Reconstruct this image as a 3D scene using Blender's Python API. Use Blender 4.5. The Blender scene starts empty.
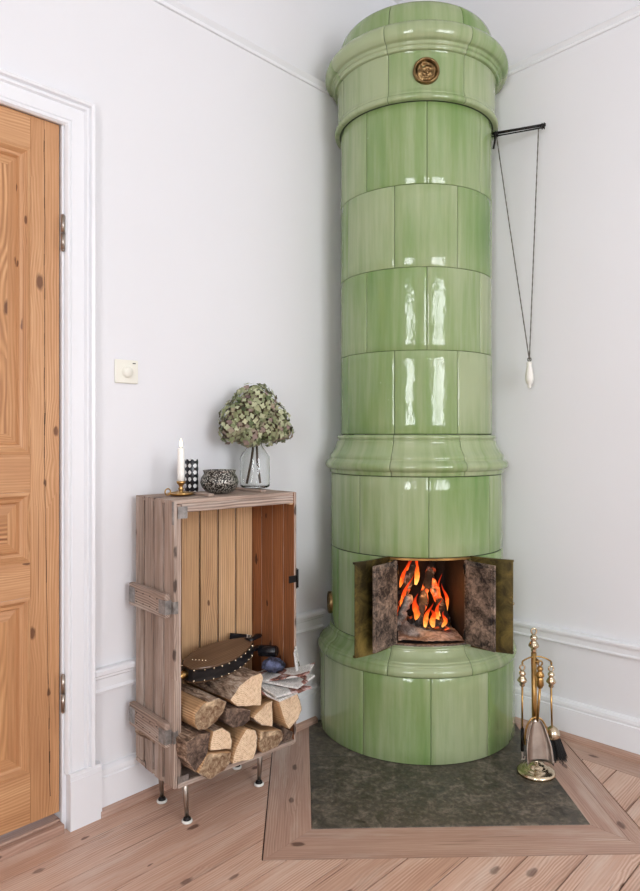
import bpy, math, random
from mathutils import Vector, Matrix, noise
from math import sin, cos, pi, radians, sqrt, atan2
random.seed(7)
SC = bpy.context.scene
COL = SC.collection

# ------------------------------------------------------------------ materials
def lin(r, g, b):
    f = lambda c: (c/255/12.92) if c/255 <= .04045 else ((c/255+.055)/1.055)**2.4
    return (f(r), f(g), f(b), 1)

def mat_new(name):
    m = bpy.data.materials.new(name); m.use_nodes = True
    nt = m.node_tree; b = nt.nodes['Principled BSDF']
    return m, nt, b

def N(nt, t, **kw):
    n = nt.nodes.new(t)
    for k, v in kw.items():
        if k.startswith('i_'):
            n.inputs[k[2:].replace('_', ' ')].default_value = v
        else: setattr(n, k, v)
    return n

def ramp(nt, fac, stops, interp='LINEAR'):
    r = nt.nodes.new('ShaderNodeValToRGB'); e = r.color_ramp.elements
    r.color_ramp.interpolation = interp
    while len(e) < len(stops): e.new(.5)
    for i, (p, c) in enumerate(stops):
        e[i].position = p; e[i].color = c if len(c) == 4 else (*c, 1)
    nt.links.new(fac, r.inputs['Fac']); return r

def mapping(nt, src, scale, loc=(0, 0, 0)):
    m = N(nt, 'ShaderNodeMapping'); m.inputs['Scale'].default_value = scale
    m.inputs['Location'].default_value = loc
    nt.links.new(src, m.inputs['Vector']); return m.outputs['Vector']

def noise_n(nt, vec, scale=5, detail=4, rough=.55, dist=0):
    n = N(nt, 'ShaderNodeTexNoise'); n.inputs['Scale'].default_value = scale
    n.inputs['Detail'].default_value = detail; n.inputs['Roughness'].default_value = rough
    n.inputs['Distortion'].default_value = dist
    nt.links.new(vec, n.inputs['Vector']); return n.outputs['Fac']

def mixc(nt, fac, a, b, mode='MIX'):
    m = N(nt, 'ShaderNodeMix', data_type='RGBA', blend_type=mode)
    for s, v in ((m.inputs[0], fac), (m.inputs[6], a), (m.inputs[7], b)):
        if hasattr(v, 'links') or hasattr(v, 'is_linked'): nt.links.new(v, s)
        else: s.default_value = v
    return m.outputs[2]

def math_n(nt, op, a, b=0.0, clamp=False):
    m = N(nt, 'ShaderNodeMath', operation=op, use_clamp=clamp)
    for s, v in ((m.inputs[0], a), (m.inputs[1], b)):
        if isinstance(v, (int, float)): s.default_value = v
        else: nt.links.new(v, s)
    return m.outputs[0]

def bump(nt, b, h, strength=.3, dist=.002):
    n = N(nt, 'ShaderNodeBump'); n.inputs['Strength'].default_value = strength
    n.inputs['Distance'].default_value = dist
    nt.links.new(h, n.inputs['Height']); nt.links.new(n.outputs['Normal'], b.inputs['Normal'])

def simple(name, col, rough=.5, metal=0, nscale=0, namt=.15, bmp=0, coords='Object'):
    m, nt, b = mat_new(name)
    b.inputs['Roughness'].default_value = rough; b.inputs['Metallic'].default_value = metal
    tc = N(nt, 'ShaderNodeTexCoord').outputs[coords]
    if nscale:
        f = noise_n(nt, tc, nscale, 5)
        dk = tuple(c*(1-namt) for c in col[:3])+(1,); lt = tuple(min(1, c*(1+namt)) for c in col[:3])+(1,)
        r = ramp(nt, f, [(.3, dk), (.7, lt)]); nt.links.new(r.outputs['Color'], b.inputs['Base Color'])
        if bmp: bump(nt, b, f, bmp)
    else: b.inputs['Base Color'].default_value = col
    return m

def wood(name, dark, mid, light, ring=1.0, knots=.5, rough=.6, grain=1.0, crack=None, wear=None):
    """grain runs along UV.x, in metres"""
    m, nt, b = mat_new(name)
    uv = N(nt, 'ShaderNodeUVMap').outputs['UV']
    warp = noise_n(nt, mapping(nt, uv, (1.6, 7, 1)), 1, 3, .5)
    add = N(nt, 'ShaderNodeCombineXYZ'); nt.links.new(math_n(nt, 'MULTIPLY', warp, .045*ring), add.inputs[1])
    va = N(nt, 'ShaderNodeVectorMath', operation='ADD'); nt.links.new(uv, va.inputs[0]); nt.links.new(add.outputs[0], va.inputs[1])
    uvw = va.outputs[0]
    # knots
    vo = N(nt, 'ShaderNodeTexVoronoi', voronoi_dimensions='2D'); vo.inputs['Scale'].default_value = 1
    kn = N(nt, 'ShaderNodeTexNoise'); kn.inputs['Scale'].default_value = 1; kn.inputs['Detail'].default_value = 2
    nt.links.new(mapping(nt, uv, (40, 90, 1)), kn.inputs['Vector'])
    ks = N(nt, 'ShaderNodeVectorMath', operation='SCALE'); ks.inputs['Scale'].default_value = .09; nt.links.new(kn.outputs['Color'], ks.inputs[0])
    ka = N(nt, 'ShaderNodeVectorMath', operation='ADD'); nt.links.new(mapping(nt, uv, (4.9, 10.5, 1)), ka.inputs[0]); nt.links.new(ks.outputs[0], ka.inputs[1])
    nt.links.new(ka.outputs[0], vo.inputs['Vector'])
    kd = vo.outputs['Distance']
    rnd = N(nt, 'ShaderNodeSeparateColor'); nt.links.new(vo.outputs['Color'], rnd.inputs[0])
    has = math_n(nt, 'LESS_THAN', rnd.outputs[0], knots)
    kf = N(nt, 'ShaderNodeMapRange'); kf.inputs[1].default_value = .115; kf.inputs[2].default_value = .07
    nt.links.new(math_n(nt, 'DIVIDE', kd, math_n(nt, 'ADD', math_n(nt, 'MULTIPLY', rnd.outputs[1], .85), .4)), kf.inputs[0])
    knot = math_n(nt, 'MULTIPLY', kf.outputs[0], has)
    # growth rings as bands bent round the knots
    kb = N(nt, 'ShaderNodeMapRange'); kb.inputs[1].default_value = .5; kb.inputs[2].default_value = 0
    nt.links.new(kd, kb.inputs[0])
    sep = N(nt, 'ShaderNodeSeparateXYZ'); nt.links.new(uvw, sep.inputs[0])
    ph = math_n(nt, 'ADD', math_n(nt, 'MULTIPLY', sep.outputs[1], 720), math_n(nt, 'MULTIPLY', math_n(nt, 'MULTIPLY', kb.outputs[0], has), 9))
    ph = math_n(nt, 'ADD', ph, math_n(nt, 'MULTIPLY', warp, 24*ring))
    bands = math_n(nt, 'ADD', math_n(nt, 'MULTIPLY', math_n(nt, 'SINE', ph), .5), .5)
    am = ramp(nt, noise_n(nt, mapping(nt, uv, (1.1, 16, 1), (9, 4, 0)), 1, 3, .5), [(.38, (.08,)*3), (.62, (1,)*3)])
    bands = math_n(nt, 'ADD', math_n(nt, 'MULTIPLY', math_n(nt, 'SUBTRACT', bands, .5), am.outputs['Color']), .5)
    fine = noise_n(nt, mapping(nt, uv, (5, 150, 1)), 1, 4, .6)
    big = noise_n(nt, mapping(nt, uv, (1.3, 9, 1)), 1, 3, .5)
    t = math_n(nt, 'ADD', math_n(nt, 'MULTIPLY', bands, .38*grain), math_n(nt, 'MULTIPLY', fine, .42))
    t = math_n(nt, 'ADD', t, math_n(nt, 'MULTIPLY', big, .5))
    r = ramp(nt, t, [(.28, light), (.55, mid), (.95, dark)])
    col = r.outputs['Color']
    kc = (dark[0]*.42, dark[1]*.36, dark[2]*.34, 1)
    col = mixc(nt, math_n(nt, 'MULTIPLY', knot, .85), col, kc)
    if wear:
        wf = noise_n(nt, mapping(nt, uv, (2, 14, 1), (3, 7, 0)), 1, 6, .65)
        wr = ramp(nt, wf, [(.5, (0, 0, 0)), (.68, (1, 1, 1))])
        col = mixc(nt, math_n(nt, 'MULTIPLY', wr.outputs['Color'], .55), col, wear)
    if crack:
        cf = noise_n(nt, mapping(nt, uv, (2.2, 90, 1), (1, 2, 0)), 1, 2, .5)
        cr = ramp(nt, cf, [(.66, (0, 0, 0)), (.71, (1, 1, 1))])
        col = mixc(nt, math_n(nt, 'MULTIPLY', cr.outputs['Color'], crack), col, kc)
    nt.links.new(col, b.inputs['Base Color'])
    b.inputs['Roughness'].default_value = rough
    bump(nt, b, t, .5, .002)
    return m

def make_glaze():
    m, nt, b = mat_new('green_glaze')
    uv = N(nt, 'ShaderNodeUVMap').outputs['UV']
    tone = noise_n(nt, mapping(nt, uv, (1.1, .9, 1)), 1, 2, .5)
    streak = noise_n(nt, mapping(nt, uv, (26, 1.8, 1)), 1, 4, .6)
    t = math_n(nt, 'ADD', math_n(nt, 'MULTIPLY', tone, .75), math_n(nt, 'MULTIPLY', streak, .36))
    r = ramp(nt, t, [(.34, lin(92, 130, 60)), (.48, lin(126, 150, 94)), (.64, lin(158, 170, 130))])
    # crazing and small chips
    sp = noise_n(nt, mapping(nt, uv, (60, 60, 1)), 1, 3, .5)
    spr = ramp(nt, sp, [(.74, (0, 0, 0)), (.78, (1, 1, 1))])
    col = mixc(nt, math_n(nt, 'MULTIPLY', spr.outputs['Color'], .5), r.outputs['Color'], lin(176, 190, 160))
    nt.links.new(col, b.inputs['Base Color'])
    b.inputs['Roughness'].default_value = .11
    b.inputs['IOR'].default_value = 1.55
    bp = noise_n(nt, mapping(nt, uv, (34, 16, 1)), 1, 2, .5)
    bump(nt, b, bp, .35, .004)
    return m

def make_stone():
    m, nt, b = mat_new('hearth_stone')
    tc = N(nt, 'ShaderNodeTexCoord').outputs['Object']
    a = noise_n(nt, tc, 16, 8, .7, .8); c = noise_n(nt, tc, 60, 6, .7)
    t = math_n(nt, 'ADD', math_n(nt, 'MULTIPLY', a, .65), math_n(nt, 'MULTIPLY', c, .35))
    r = ramp(nt, t, [(.38, lin(48, 45, 38)), (.5, lin(82, 76, 66)), (.64, lin(126, 118, 104))])
    nt.links.new(r.outputs['Color'], b.inputs['Base Color'])
    rr = ramp(nt, a, [(.4, (.35,)*3), (.6, (.6,)*3)]); nt.links.new(rr.outputs['Color'], b.inputs['Roughness'])
    bump(nt, b, t, .5, .003); return m

def make_soot(name, dk, lt, sc=24):
    m, nt, b = mat_new(name)
    tc = N(nt, 'ShaderNodeTexCoord').outputs['Object']
    a = noise_n(nt, tc, sc, 8, .7, .8); c = noise_n(nt, tc, sc*.28, 3, .5)
    t = math_n(nt, 'ADD', math_n(nt, 'MULTIPLY', a, .6), math_n(nt, 'MULTIPLY', c, .4))
    mid = tuple((x+y)/2*.75 for x, y in zip(dk[:3], lt[:3]))+(1,)
    r = ramp(nt, t, [(.42, dk), (.52, mid), (.64, lt)])
    nt.links.new(r.outputs['Color'], b.inputs['Base Color']); b.inputs['Roughness'].default_value = .75
    b.inputs['Metallic'].default_value = .1
    bump(nt, b, t, .8, .003); return m

def make_bark():
    m, nt, b = mat_new('bark')
    uv = N(nt, 'ShaderNodeUVMap').outputs['UV']
    a = noise_n(nt, mapping(nt, uv, (22, 70, 1)), 1, 6, .7, .6)
    c = noise_n(nt, mapping(nt, uv, (5, 9, 1)), 1, 3, .5)
    t = math_n(nt, 'ADD', math_n(nt, 'MULTIPLY', a, .7), math_n(nt, 'MULTIPLY', c, .3))
    r = ramp(nt, t, [(.36, lin(48, 36, 30)), (.46, lin(112, 88, 70)), (.54, lin(166, 140, 118)), (.64, lin(210, 194, 176))])
    nt.links.new(r.outputs['Color'], b.inputs['Base Color']); b.inputs['Roughness'].default_value = .85
    bump(nt, b, a, 1, .006); return m

def make_endgrain():
    m, nt, b = mat_new('end_grain')
    uv = N(nt, 'ShaderNodeUVMap').outputs['UV']
    a = noise_n(nt, mapping(nt, uv, (90, 90, 1)), 1, 5, .7)
    w = N(nt, 'ShaderNodeTexWave', wave_type='RINGS', rings_direction='Z'); w.inputs['Scale'].default_value = 55; w.inputs['Distortion'].default_value = 1.5
    w.inputs['Detail'].default_value = 2
    nt.links.new(uv, w.inputs['Vector'])
    t = math_n(nt, 'ADD', math_n(nt, 'MULTIPLY', a, .6), math_n(nt, 'MULTIPLY', w.outputs['Fac'], .12))
    r = ramp(nt, t, [(.24, lin(240, 216, 186)), (.38, lin(226, 196, 160)), (.52, lin(172, 136, 104))])
    nt.links.new(r.outputs['Color'], b.inputs['Base Color']); b.inputs['Roughness'].default_value = .8
    bump(nt, b, a, .5, .002); return m

def make_paint(name, col, var=.03, rough=.45, bsc=30, bs=.08):
    m, nt, b = mat_new(name)
    tc = N(nt, 'ShaderNodeTexCoord').outputs['Object']
    f = noise_n(nt, tc, 1.3, 3); 
    r = ramp(nt, f, [(.3, tuple(c*(1-var) for c in col[:3])), (.7, col)])
    nt.links.new(r.outputs['Color'], b.inputs['Base Color']); b.inputs['Roughness'].default_value = rough
    bump(nt, b, noise_n(nt, tc, bsc, 4), bs, .002); return m

def make_glass():
    m, nt, b = mat_new('clear_glass')
    b.inputs['Base Color'].default_value = (.97, .985, .98, 1); b.inputs['Roughness'].default_value = .02
    b.inputs['Transmission Weight'].default_value = 1; b.inputs['IOR'].default_value = 1.35
    return m

def make_flame():
    m, nt, b = mat_new('flame')
    nt.nodes.remove(b)
    uv = N(nt, 'ShaderNodeUVMap').outputs['UV']
    sep = N(nt, 'ShaderNodeSeparateXYZ'); nt.links.new(uv, sep.inputs[0])
    n = noise_n(nt, mapping(nt, uv, (8, 3, 1)), 1, 4, .6, .5)
    t = math_n(nt, 'ADD', sep.outputs[1], math_n(nt, 'MULTIPLY', math_n(nt, 'SUBTRACT', n, .5), .9))
    r = ramp(nt, t, [(0, (1, .45, .10)), (.3, (1, .2, .025)), (.55, (.9, .06, .008)), (1, (.3, .012, .004))])
    em = N(nt, 'ShaderNodeEmission'); em.inputs['Strength'].default_value = 1.7
    nt.links.new(r.outputs['Color'], em.inputs['Color'])
    tr = N(nt, 'ShaderNodeBsdfTransparent'); mx = N(nt, 'ShaderNodeMixShader')
    lw = N(nt, 'ShaderNodeLayerWeight'); lw.inputs['Blend'].default_value = .35
    fac = math_n(nt, 'ADD', math_n(nt, 'MULTIPLY', lw.outputs['Facing'], .9), math_n(nt, 'MULTIPLY', t, .45), True)
    nt.links.new(fac, mx.inputs[0]); nt.links.new(em.outputs[0], mx.inputs[1]); nt.links.new(tr.outputs[0], mx.inputs[2])
    nt.links.new(mx.outputs[0], nt.nodes['Material Output'].inputs['Surface']); return m

def make_ember():
    m, nt, b = mat_new('charred_glowing_wood')
    tc = N(nt, 'ShaderNodeTexCoord').outputs['Object']
    a = noise_n(nt, tc, 26, 5, .65, .4)
    r = ramp(nt, a, [(.4, (.006, .005, .005)), (.55, (.03, .022, .018)), (.72, (.35, .32, .3))])
    nt.links.new(r.outputs['Color'], b.inputs['Base Color']); b.inputs['Roughness'].default_value = .9
    g = ramp(nt, noise_n(nt, tc, 14, 3, .5, .6), [(.54, (0, 0, 0)), (.62, (1, .1, .01)), (.75, (1, .4, .08))])
    nt.links.new(g.outputs['Color'], b.inputs['Emission Color']); b.inputs['Emission Strength'].default_value = 1.3
    bump(nt, b, a, 1, .005); return m

def make_dotbowl():
    m, nt, b = mat_new('pierced_metal')
    uv = N(nt, 'ShaderNodeUVMap').outputs['UV']
    vo = N(nt, 'ShaderNodeTexVoronoi'); vo.inputs['Scale'].default_value = 190; vo.inputs['Randomness'].default_value = .8
    nt.links.new(uv, vo.inputs['Vector'])
    r = ramp(nt, vo.outputs['Distance'], [(.38, lin(176, 172, 162)), (.55, lin(44, 42, 38))])
    nt.links.new(r.outputs['Color'], b.inputs['Base Color']); b.inputs['Roughness'].default_value = .35
    b.inputs['Metallic'].default_value = .5
    return m

def make_cup():
    m, nt, b = mat_new('black_white_diamonds')
    uv = N(nt, 'ShaderNodeUVMap').outputs['UV']
    sep = N(nt, 'ShaderNodeSeparateXYZ'); nt.links.new(uv, sep.inputs[0])
    cu = math_n(nt, 'COSINE', math_n(nt, 'MULTIPLY', sep.outputs[0], 2*pi/.0173))
    cv = math_n(nt, 'COSINE', math_n(nt, 'MULTIPLY', sep.outputs[1], 2*pi/.0225))
    s = math_n(nt, 'ADD', cu, cv)
    f = math_n(nt, 'GREATER_THAN', s, .62)
    nt.links.new(mixc(nt, f, lin(30, 31, 36), lin(226, 226, 226)), b.inputs['Base Color'])
    b.inputs['Roughness'].default_value = .25; return m

def make_petal():
    m, nt, b = mat_new('hydrangea_petal')
    uv = N(nt, 'ShaderNodeUVMap').outputs['UV']
    a = noise_n(nt, mapping(nt, uv, (1, 1, 1)), 2.3, 2, .5)
    r = ramp(nt, a, [(.28, lin(58, 68, 40)), (.38, lin(104, 116, 76)), (.47, lin(190, 192, 156)), (.53, lin(126, 134, 92)), (.61, lin(150, 130, 118)), (.72, lin(84, 62, 62))])
    nt.links.new(r.outputs['Color'], b.inputs['Base Color']); b.inputs['Roughness'].default_value = .7
    return m

def make_paper():
    m, nt, b = mat_new('newsprint')
    uv = N(nt, 'ShaderNodeUVMap').outputs['UV']
    sep = N(nt, 'ShaderNodeSeparateXYZ'); nt.links.new(uv, sep.inputs[0])
    lines = math_n(nt, 'SINE', math_n(nt, 'MULTIPLY', sep.outputs[1], 1500))
    words = noise_n(nt, mapping(nt, uv, (260, 120, 1)), 1, 1)
    ln = math_n(nt, 'MULTIPLY', math_n(nt, 'GREATER_THAN', lines, .1), math_n(nt, 'GREATER_THAN', words, .47))
    blk = noise_n(nt, mapping(nt, uv, (11, 15, 1)), 1, 0)
    txt = math_n(nt, 'MULTIPLY', ln, math_n(nt, 'LESS_THAN', blk, .55))
    col = mixc(nt, math_n(nt, 'MULTIPLY', txt, .6), lin(222, 220, 216), lin(60, 58, 60))
    pic = math_n(nt, 'GREATER_THAN', blk, .62)
    pc = ramp(nt, noise_n(nt, mapping(nt, uv, (50, 50, 1)), 1, 3), [(.35, lin(40, 34, 34)), (.5, lin(150, 96, 80)), (.65, lin(200, 190, 190))])
    col = mixc(nt, pic, col, pc.outputs['Color'])
    nt.links.new(col, b.inputs['Base Color']); b.inputs['Roughness'].default_value = .8
    return m

M = {}
M['wall'] = make_paint('wall_paint', lin(231, 231, 234), .02, .6)
M['trim'] = make_paint('trim_gloss_paint', lin(236, 237, 240), .015, .3, 18, .05)
M['ceiling'] = make_paint('ceiling_paint', lin(232, 231, 230))
M['floor'] = wood('pine_floor', lin(144, 98, 76), lin(202, 164, 142), lin(230, 204, 186), .6, .36, .42, .6, crack=.7, wear=lin(224, 206, 192))
M['floor_border'] = wood('pine_border', lin(134, 96, 80), lin(180, 146, 128), lin(208, 180, 162), .6, .25, .45, .5, crack=.5, wear=lin(206, 188, 176))
M['subfloor'] = simple('gap_shadow_wood', lin(52, 38, 30), .9)
M['door'] = wood('stripped_pine_door', lin(140, 88, 50), lin(192, 142, 98), lin(218, 174, 130), .6, .3, .5, .55, crack=.4)
M['door_panel'] = wood('figured_pine_panel', lin(124, 72, 38), lin(196, 144, 96), lin(226, 184, 138), 1.8, .15, .5, 1.1)
M['crate_out'] = wood('weathered_crate', lin(84, 66, 56), lin(174, 152, 137), lin(216, 201, 188), .5, .7, .8, .9, crack=.7, wear=lin(206, 194, 184))
M['crate_in'] = wood('clean_crate', lin(136, 92, 58), lin(212, 172, 128), lin(240, 210, 172), .5, .45, .7, .8, crack=.5)
M['crate_side'] = wood('shade_tinted_crate', lin(78, 40, 18), lin(154, 96, 56), lin(200, 136, 88), .5, .6, .7, .8, crack=.5)  # right side slats: inner shade and warm bounced light put into the colour
M['glaze'] = make_glaze()
M['grout'] = simple('dark_joint', lin(52, 62, 44), .9)
M['stone'] = make_stone()
M['brass'] = simple('aged_brass', lin(178, 142, 88), .28, 1, 18, .35)
M['bronze'] = simple('dark_bronze', lin(128, 104, 70), .32, 1, 40, .5)
M['brass_pale'] = simple('polished_brass', lin(214, 198, 170), .22, 1, 14, .25)
M['brass_olive'] = make_soot('patinated_brass', lin(52, 44, 18), lin(142, 124, 64), 13)
M['brass_olive'].node_tree.nodes['Principled BSDF'].inputs['Metallic'].default_value = .6
M['brass_olive'].node_tree.nodes['Principled BSDF'].inputs['Roughness'].default_value = .45
M['iron'] = simple('black_iron', lin(34, 32, 31), .45, .7, 30, .3)
M['iron_soot'] = make_soot('sooty_cast_iron', lin(26, 21, 18), lin(172, 148, 128), 55)
M['firebrick'] = make_soot('sooty_firebrick', lin(9, 7, 6), lin(40, 28, 22), 12)
M['ash'] = make_soot('wood_ash', lin(86, 76, 70), lin(196, 188, 180), 40)
M['steel'] = simple('brushed_steel', lin(170, 160, 150), .3, 1, 20, .2)
M['zinc'] = simple('galvanised_tin', lin(150, 146, 142), .5, .8, 60, .35)
M['bark'] = make_bark()
M['endgrain'] = make_endgrain()
M['endrough'] = make_soot('ragged_split_end', lin(112, 80, 54), lin(232, 204, 166), 55)
M['endrough'].node_tree.nodes['Principled BSDF'].inputs['Metallic'].default_value = 0
M['enddark'] = make_soot('dark_log_end', lin(58, 42, 34), lin(160, 132, 112), 60)
M['enddark'].node_tree.nodes['Principled BSDF'].inputs['Metallic'].default_value = 0
M['split'] = wood('split_firewood', lin(120, 84, 56), lin(188, 148, 106), lin(226, 196, 156), .5, .3, .8, .8, crack=.5)
M['split_dark'] = wood('dark_heartwood', lin(60, 44, 36), lin(104, 82, 68), lin(156, 132, 112), .5, .3, .85, .8)
M['leather'] = simple('black_leather', lin(26, 25, 27), .35, 0, 40, .3, .3)
M['bellows_wood'] = wood('dark_varnished_wood', lin(60, 42, 30), lin(98, 74, 56), lin(122, 96, 74), .4, .1, .12, .5)
M['white_enamel'] = simple('white_enamel', lin(236, 236, 230), .2)
M['plastic'] = simple('ivory_plastic', lin(236, 234, 222), .35)
M['ceramic'] = simple('white_porcelain', lin(232, 230, 222), .15)
M['wax'] = simple('white_wax', lin(246, 244, 238), .4)
M['glass'] = make_glass()
M['petal'] = make_petal()
M['stem'] = simple('dry_stem', lin(92, 76, 58), .8, 0, 60, .3)
M['bowl'] = make_dotbowl()
M['cup'] = make_cup()
M['flame'] = make_flame()
M['ember'] = make_ember()
M['bristle'] = simple('black_bristle', lin(22, 21, 22), .7)
M['cord'] = simple('braided_cord', lin(92, 86, 80), .6, .3, 300, .4)
M['paper'] = make_paper()
M['blue'] = make_soot('dark_blue_print', lin(24, 26, 34), lin(120, 128, 164), 45)
M['black_gloss'] = simple('glossy_black', lin(24, 24, 28), .15)

# ------------------------------------------------------------------ mesh builder
class MB:
    def __init__(s): s.v = []; s.f = []; s.uv = []; s.m = []; s.sm = []; s.mats = []
    def mi(s, m):
        if m not in s.mats: s.mats.append(m)
        return s.mats.index(m)
    def add(s, vs, fs, mat, uvs=None, smooth=False):
        b = len(s.v); s.v += [tuple(p) for p in vs]; k = s.mi(mat)
        for i, f in enumerate(fs):
            s.f.append([b+j for j in f]); s.m.append(k); s.sm.append(smooth)
            s.uv.append(uvs[i] if uvs else [(vs[j][0]+vs[j][1], vs[j][2]) for j in f])
    def box(s, lo, hi, mat, grain=2, rot=None, piv=None, faces={}):
        off = (random.uniform(0, 40), random.uniform(0, 40))
        x0, y0, z0 = lo; x1, y1, z1 = hi
        L = [(x0,y0,z0),(x1,y0,z0),(x1,y1,z0),(x0,y1,z0),(x0,y0,z1),(x1,y0,z1),(x1,y1,z1),(x0,y1,z1)]
        F = [(0,3,2,1),(4,5,6,7),(0,1,5,4),(2,3,7,6),(1,2,6,5),(3,0,4,7)]
        oth = [k for k in range(3) if k != grain]
        U = [[(L[j][grain]+off[0], L[j][oth[0]]+L[j][oth[1]]+off[1]) for j in f] for f in F]
        P = L
        if rot is not None:
            piv = Vector(piv) if piv else Vector(((x0+x1)/2, (y0+y1)/2, (z0+z1)/2))
            P = [tuple(rot @ (Vector(p)-piv)+piv) for p in L]
        b0 = len(s.m); s.add(P, F, mat, U)
        for k_, m_ in faces.items(): s.m[b0+{2: 3, 4: 4}[k_]] = s.mi(m_)
    def prism(s, poly, z0, z1, mat, gdir=(0, 1), off=None):
        """flat board with polygon outline, grain along gdir"""
        off = off or (random.uniform(0, 40), random.uniform(0, 40)); n = len(poly)
        a = sum(poly[i][0]*poly[(i+1)%n][1]-poly[(i+1)%n][0]*poly[i][1] for i in range(n))
        if a < 0: poly = poly[::-1]
        V = [(x, y, z1) for x, y in poly]+[(x, y, z0) for x, y in poly]
        F = [list(range(n))]+[[i, n+i, n+(i+1)%n, (i+1)%n] for i in range(n)]
        def uv(p): return (p[0]*gdir[0]+p[1]*gdir[1]+off[0], -p[0]*gdir[1]+p[1]*gdir[0]+p[2]+off[1])
        s.add(V, F, mat, [[uv(V[j]) for j in f] for f in F])
    def tube(s, pts, rad, mat, seg=12, caps=True, flat=1.0):
        pts = [Vector(p) for p in pts]; n = len(pts)
        R = rad if isinstance(rad, (list, tuple)) else [rad]*n
        V = []; acc = 0; A = []
        t0 = (pts[1]-pts[0]).normalized()
        up = Vector((0, 0, 1)) if abs(t0.z) < .9 else Vector((1, 0, 0))
        nx = t0.cross(up).normalized()
        for i in range(n):
            t = (pts[min(i+1, n-1)]-pts[max(i-1, 0)]).normalized()
            nx = (nx-t*nx.dot(t)).normalized(); ny = t.cross(nx)
            if i: acc += (pts[i]-pts[i-1]).length
            A.append(acc)
            for k in range(seg):
                a = 2*pi*k/seg; V.append(pts[i]+nx*cos(a)*R[i]+ny*sin(a)*R[i]*flat)
        F = []; U = []; o = random.uniform(0, 40)
        for i in range(n-1):
            for k in range(seg):
                k2 = (k+1) % seg
                F.append([i*seg+k, i*seg+k2, (i+1)*seg+k2, (i+1)*seg+k])
                U.append([(A[i]+o, k/seg*.2), (A[i]+o, (k+1)/seg*.2), (A[i+1]+o, (k+1)/seg*.2), (A[i+1]+o, k/seg*.2)])
        s.add(V, F, mat, U, True)
        if caps:
            b = len(V); 
            s.add([V[k] for k in range(seg)], [list(range(seg))[::-1]], mat, None, False)
            s.add([V[(n-1)*seg+k] for k in range(seg)], [list(range(seg))], mat, None, False)
    def lathe(s, prof, c, mat, seg=32, smooth=True, axis=None):
        """prof: (r, h) list; c: base point; axis: Matrix 3x3 turning +Z to the axis"""
        V = []; c = Vector(c)
        for r, h in prof:
            for k in range(seg):
                a = 2*pi*k/seg; p = Vector((r*cos(a), r*sin(a), h))
                if axis is not None: p = axis @ p
                V.append(p+c)
        F = []; U = []; acc = [0]
        for i in range(1, len(prof)): acc.append(acc[-1]+math.hypot(prof[i][0]-prof[i-1][0], prof[i][1]-prof[i-1][1]))
        rm = max(r for r, h in prof)
        for i in range(len(prof)-1):
            for k in range(seg):
                k2 = (k+1) % seg
                F.append([i*seg+k, i*seg+k2, (i+1)*seg+k2, (i+1)*seg+k])
                u0 = 2*pi*rm*k/seg; u1 = 2*pi*rm*(k+1)/seg
                U.append([(u0, acc[i]), (u1, acc[i]), (u1, acc[i+1]), (u0, acc[i+1])])
        s.add(V, F, mat, U, smooth)
    def ball(s, c, r, mat, seg=14, rings=8, sc=(1, 1, 1)):
        pr = [(max(1e-5, sin(pi*i/rings))*r, -cos(pi*i/rings)*r) for i in range(rings+1)]
        b = len(s.v); s.lathe(pr, (0, 0, 0), mat, seg)
        for i in range(b, len(s.v)):
            x, y, z = s.v[i]; s.v[i] = (c[0]+x*sc[0], c[1]+y*sc[1], c[2]+z*sc[2])
    def extr(s, prof, p0, p1, out, up, mat):
        """extrude 2D profile (o, u) from p0 to p1"""
        p0, p1, out, up = map(Vector, (p0, p1, out, up)); n = len(prof); Ln = (p1-p0).length
        V = [p0+out*a+up*b for a, b in prof]+[p1+out*a+up*b for a, b in prof]
        F = [[i, (i+1) % n, n+(i+1) % n, n+i] for i in range(n)]+[list(range(n))[::-1], [n+i for i in range(n)]]
        o = random.uniform(0, 40); acc = [0]
        for i in range(n): acc.append(acc[-1]+math.dist(prof[i], prof[(i+1) % n]))
        U = [[(o, acc[i]+o), (o, acc[i+1]+o), (o+Ln, acc[i+1]+o), (o+Ln, acc[i]+o)] for i in range(n)]
        U += [[(a, b) for a, b in prof][::-1], list(prof)]
        s.add(V, F, mat, U)
    def build(s, name, parent=None, base=None, bevel=0, seg=2, kind=None, label=None, cat=None, group=None, subd=0, recalc=True, autosmooth=False):
        o3 = Vector(base) if base else (Vector(parent.location) if parent and parent.type == 'EMPTY' else (Vector(parent['_o']) if parent and '_o' in parent else Vector((0, 0, 0))))
        me = bpy.data.meshes.new(name)
        me.from_pydata([tuple(Vector(p)-o3) for p in s.v], [], s.f)
        for m in s.mats: me.materials.append(m)
        uvl = me.uv_layers.new(name='UVMap')
        k = 0; data = []
        for fi, f in enumerate(s.f):
            me.polygons[fi].material_index = s.m[fi]; me.polygons[fi].use_smooth = s.sm[fi]
            for j in range(len(f)): data += list(s.uv[fi][j])
        uvl.data.foreach_set('uv', data)
        if recalc:
            import bmesh
            bm = bmesh.new(); bm.from_mesh(me); bmesh.ops.remove_doubles(bm, verts=bm.verts, dist=1e-5)
            bmesh.ops.recalc_face_normals(bm, faces=bm.faces); bm.to_mesh(me); bm.free()
        me.update()
        ob = bpy.data.objects.new(name, me); COL.objects.link(ob)
        if base: ob.location = o3
        if parent:
            ob.parent = parent
            if base: ob.location = o3-root_loc(parent)
        ORG[ob.name] = o3
        if bevel:
            b = ob.modifiers.new('Bevel', 'BEVEL'); b.width = bevel; b.segments = seg; b.limit_method = 'ANGLE'; b.angle_limit = radians(40)
        if subd:
            u = ob.modifiers.new('Sub', 'SUBSURF'); u.levels = subd; u.render_levels = subd
        if kind: ob['kind'] = kind
        if label: ob['label'] = label
        if cat: ob['category'] = cat
        if group: ob['group'] = group
        return ob
ORG = {}
def root_loc(o):
    return ORG[o.name] if o.name in ORG else Vector(o.location)
_b = MB.build
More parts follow.
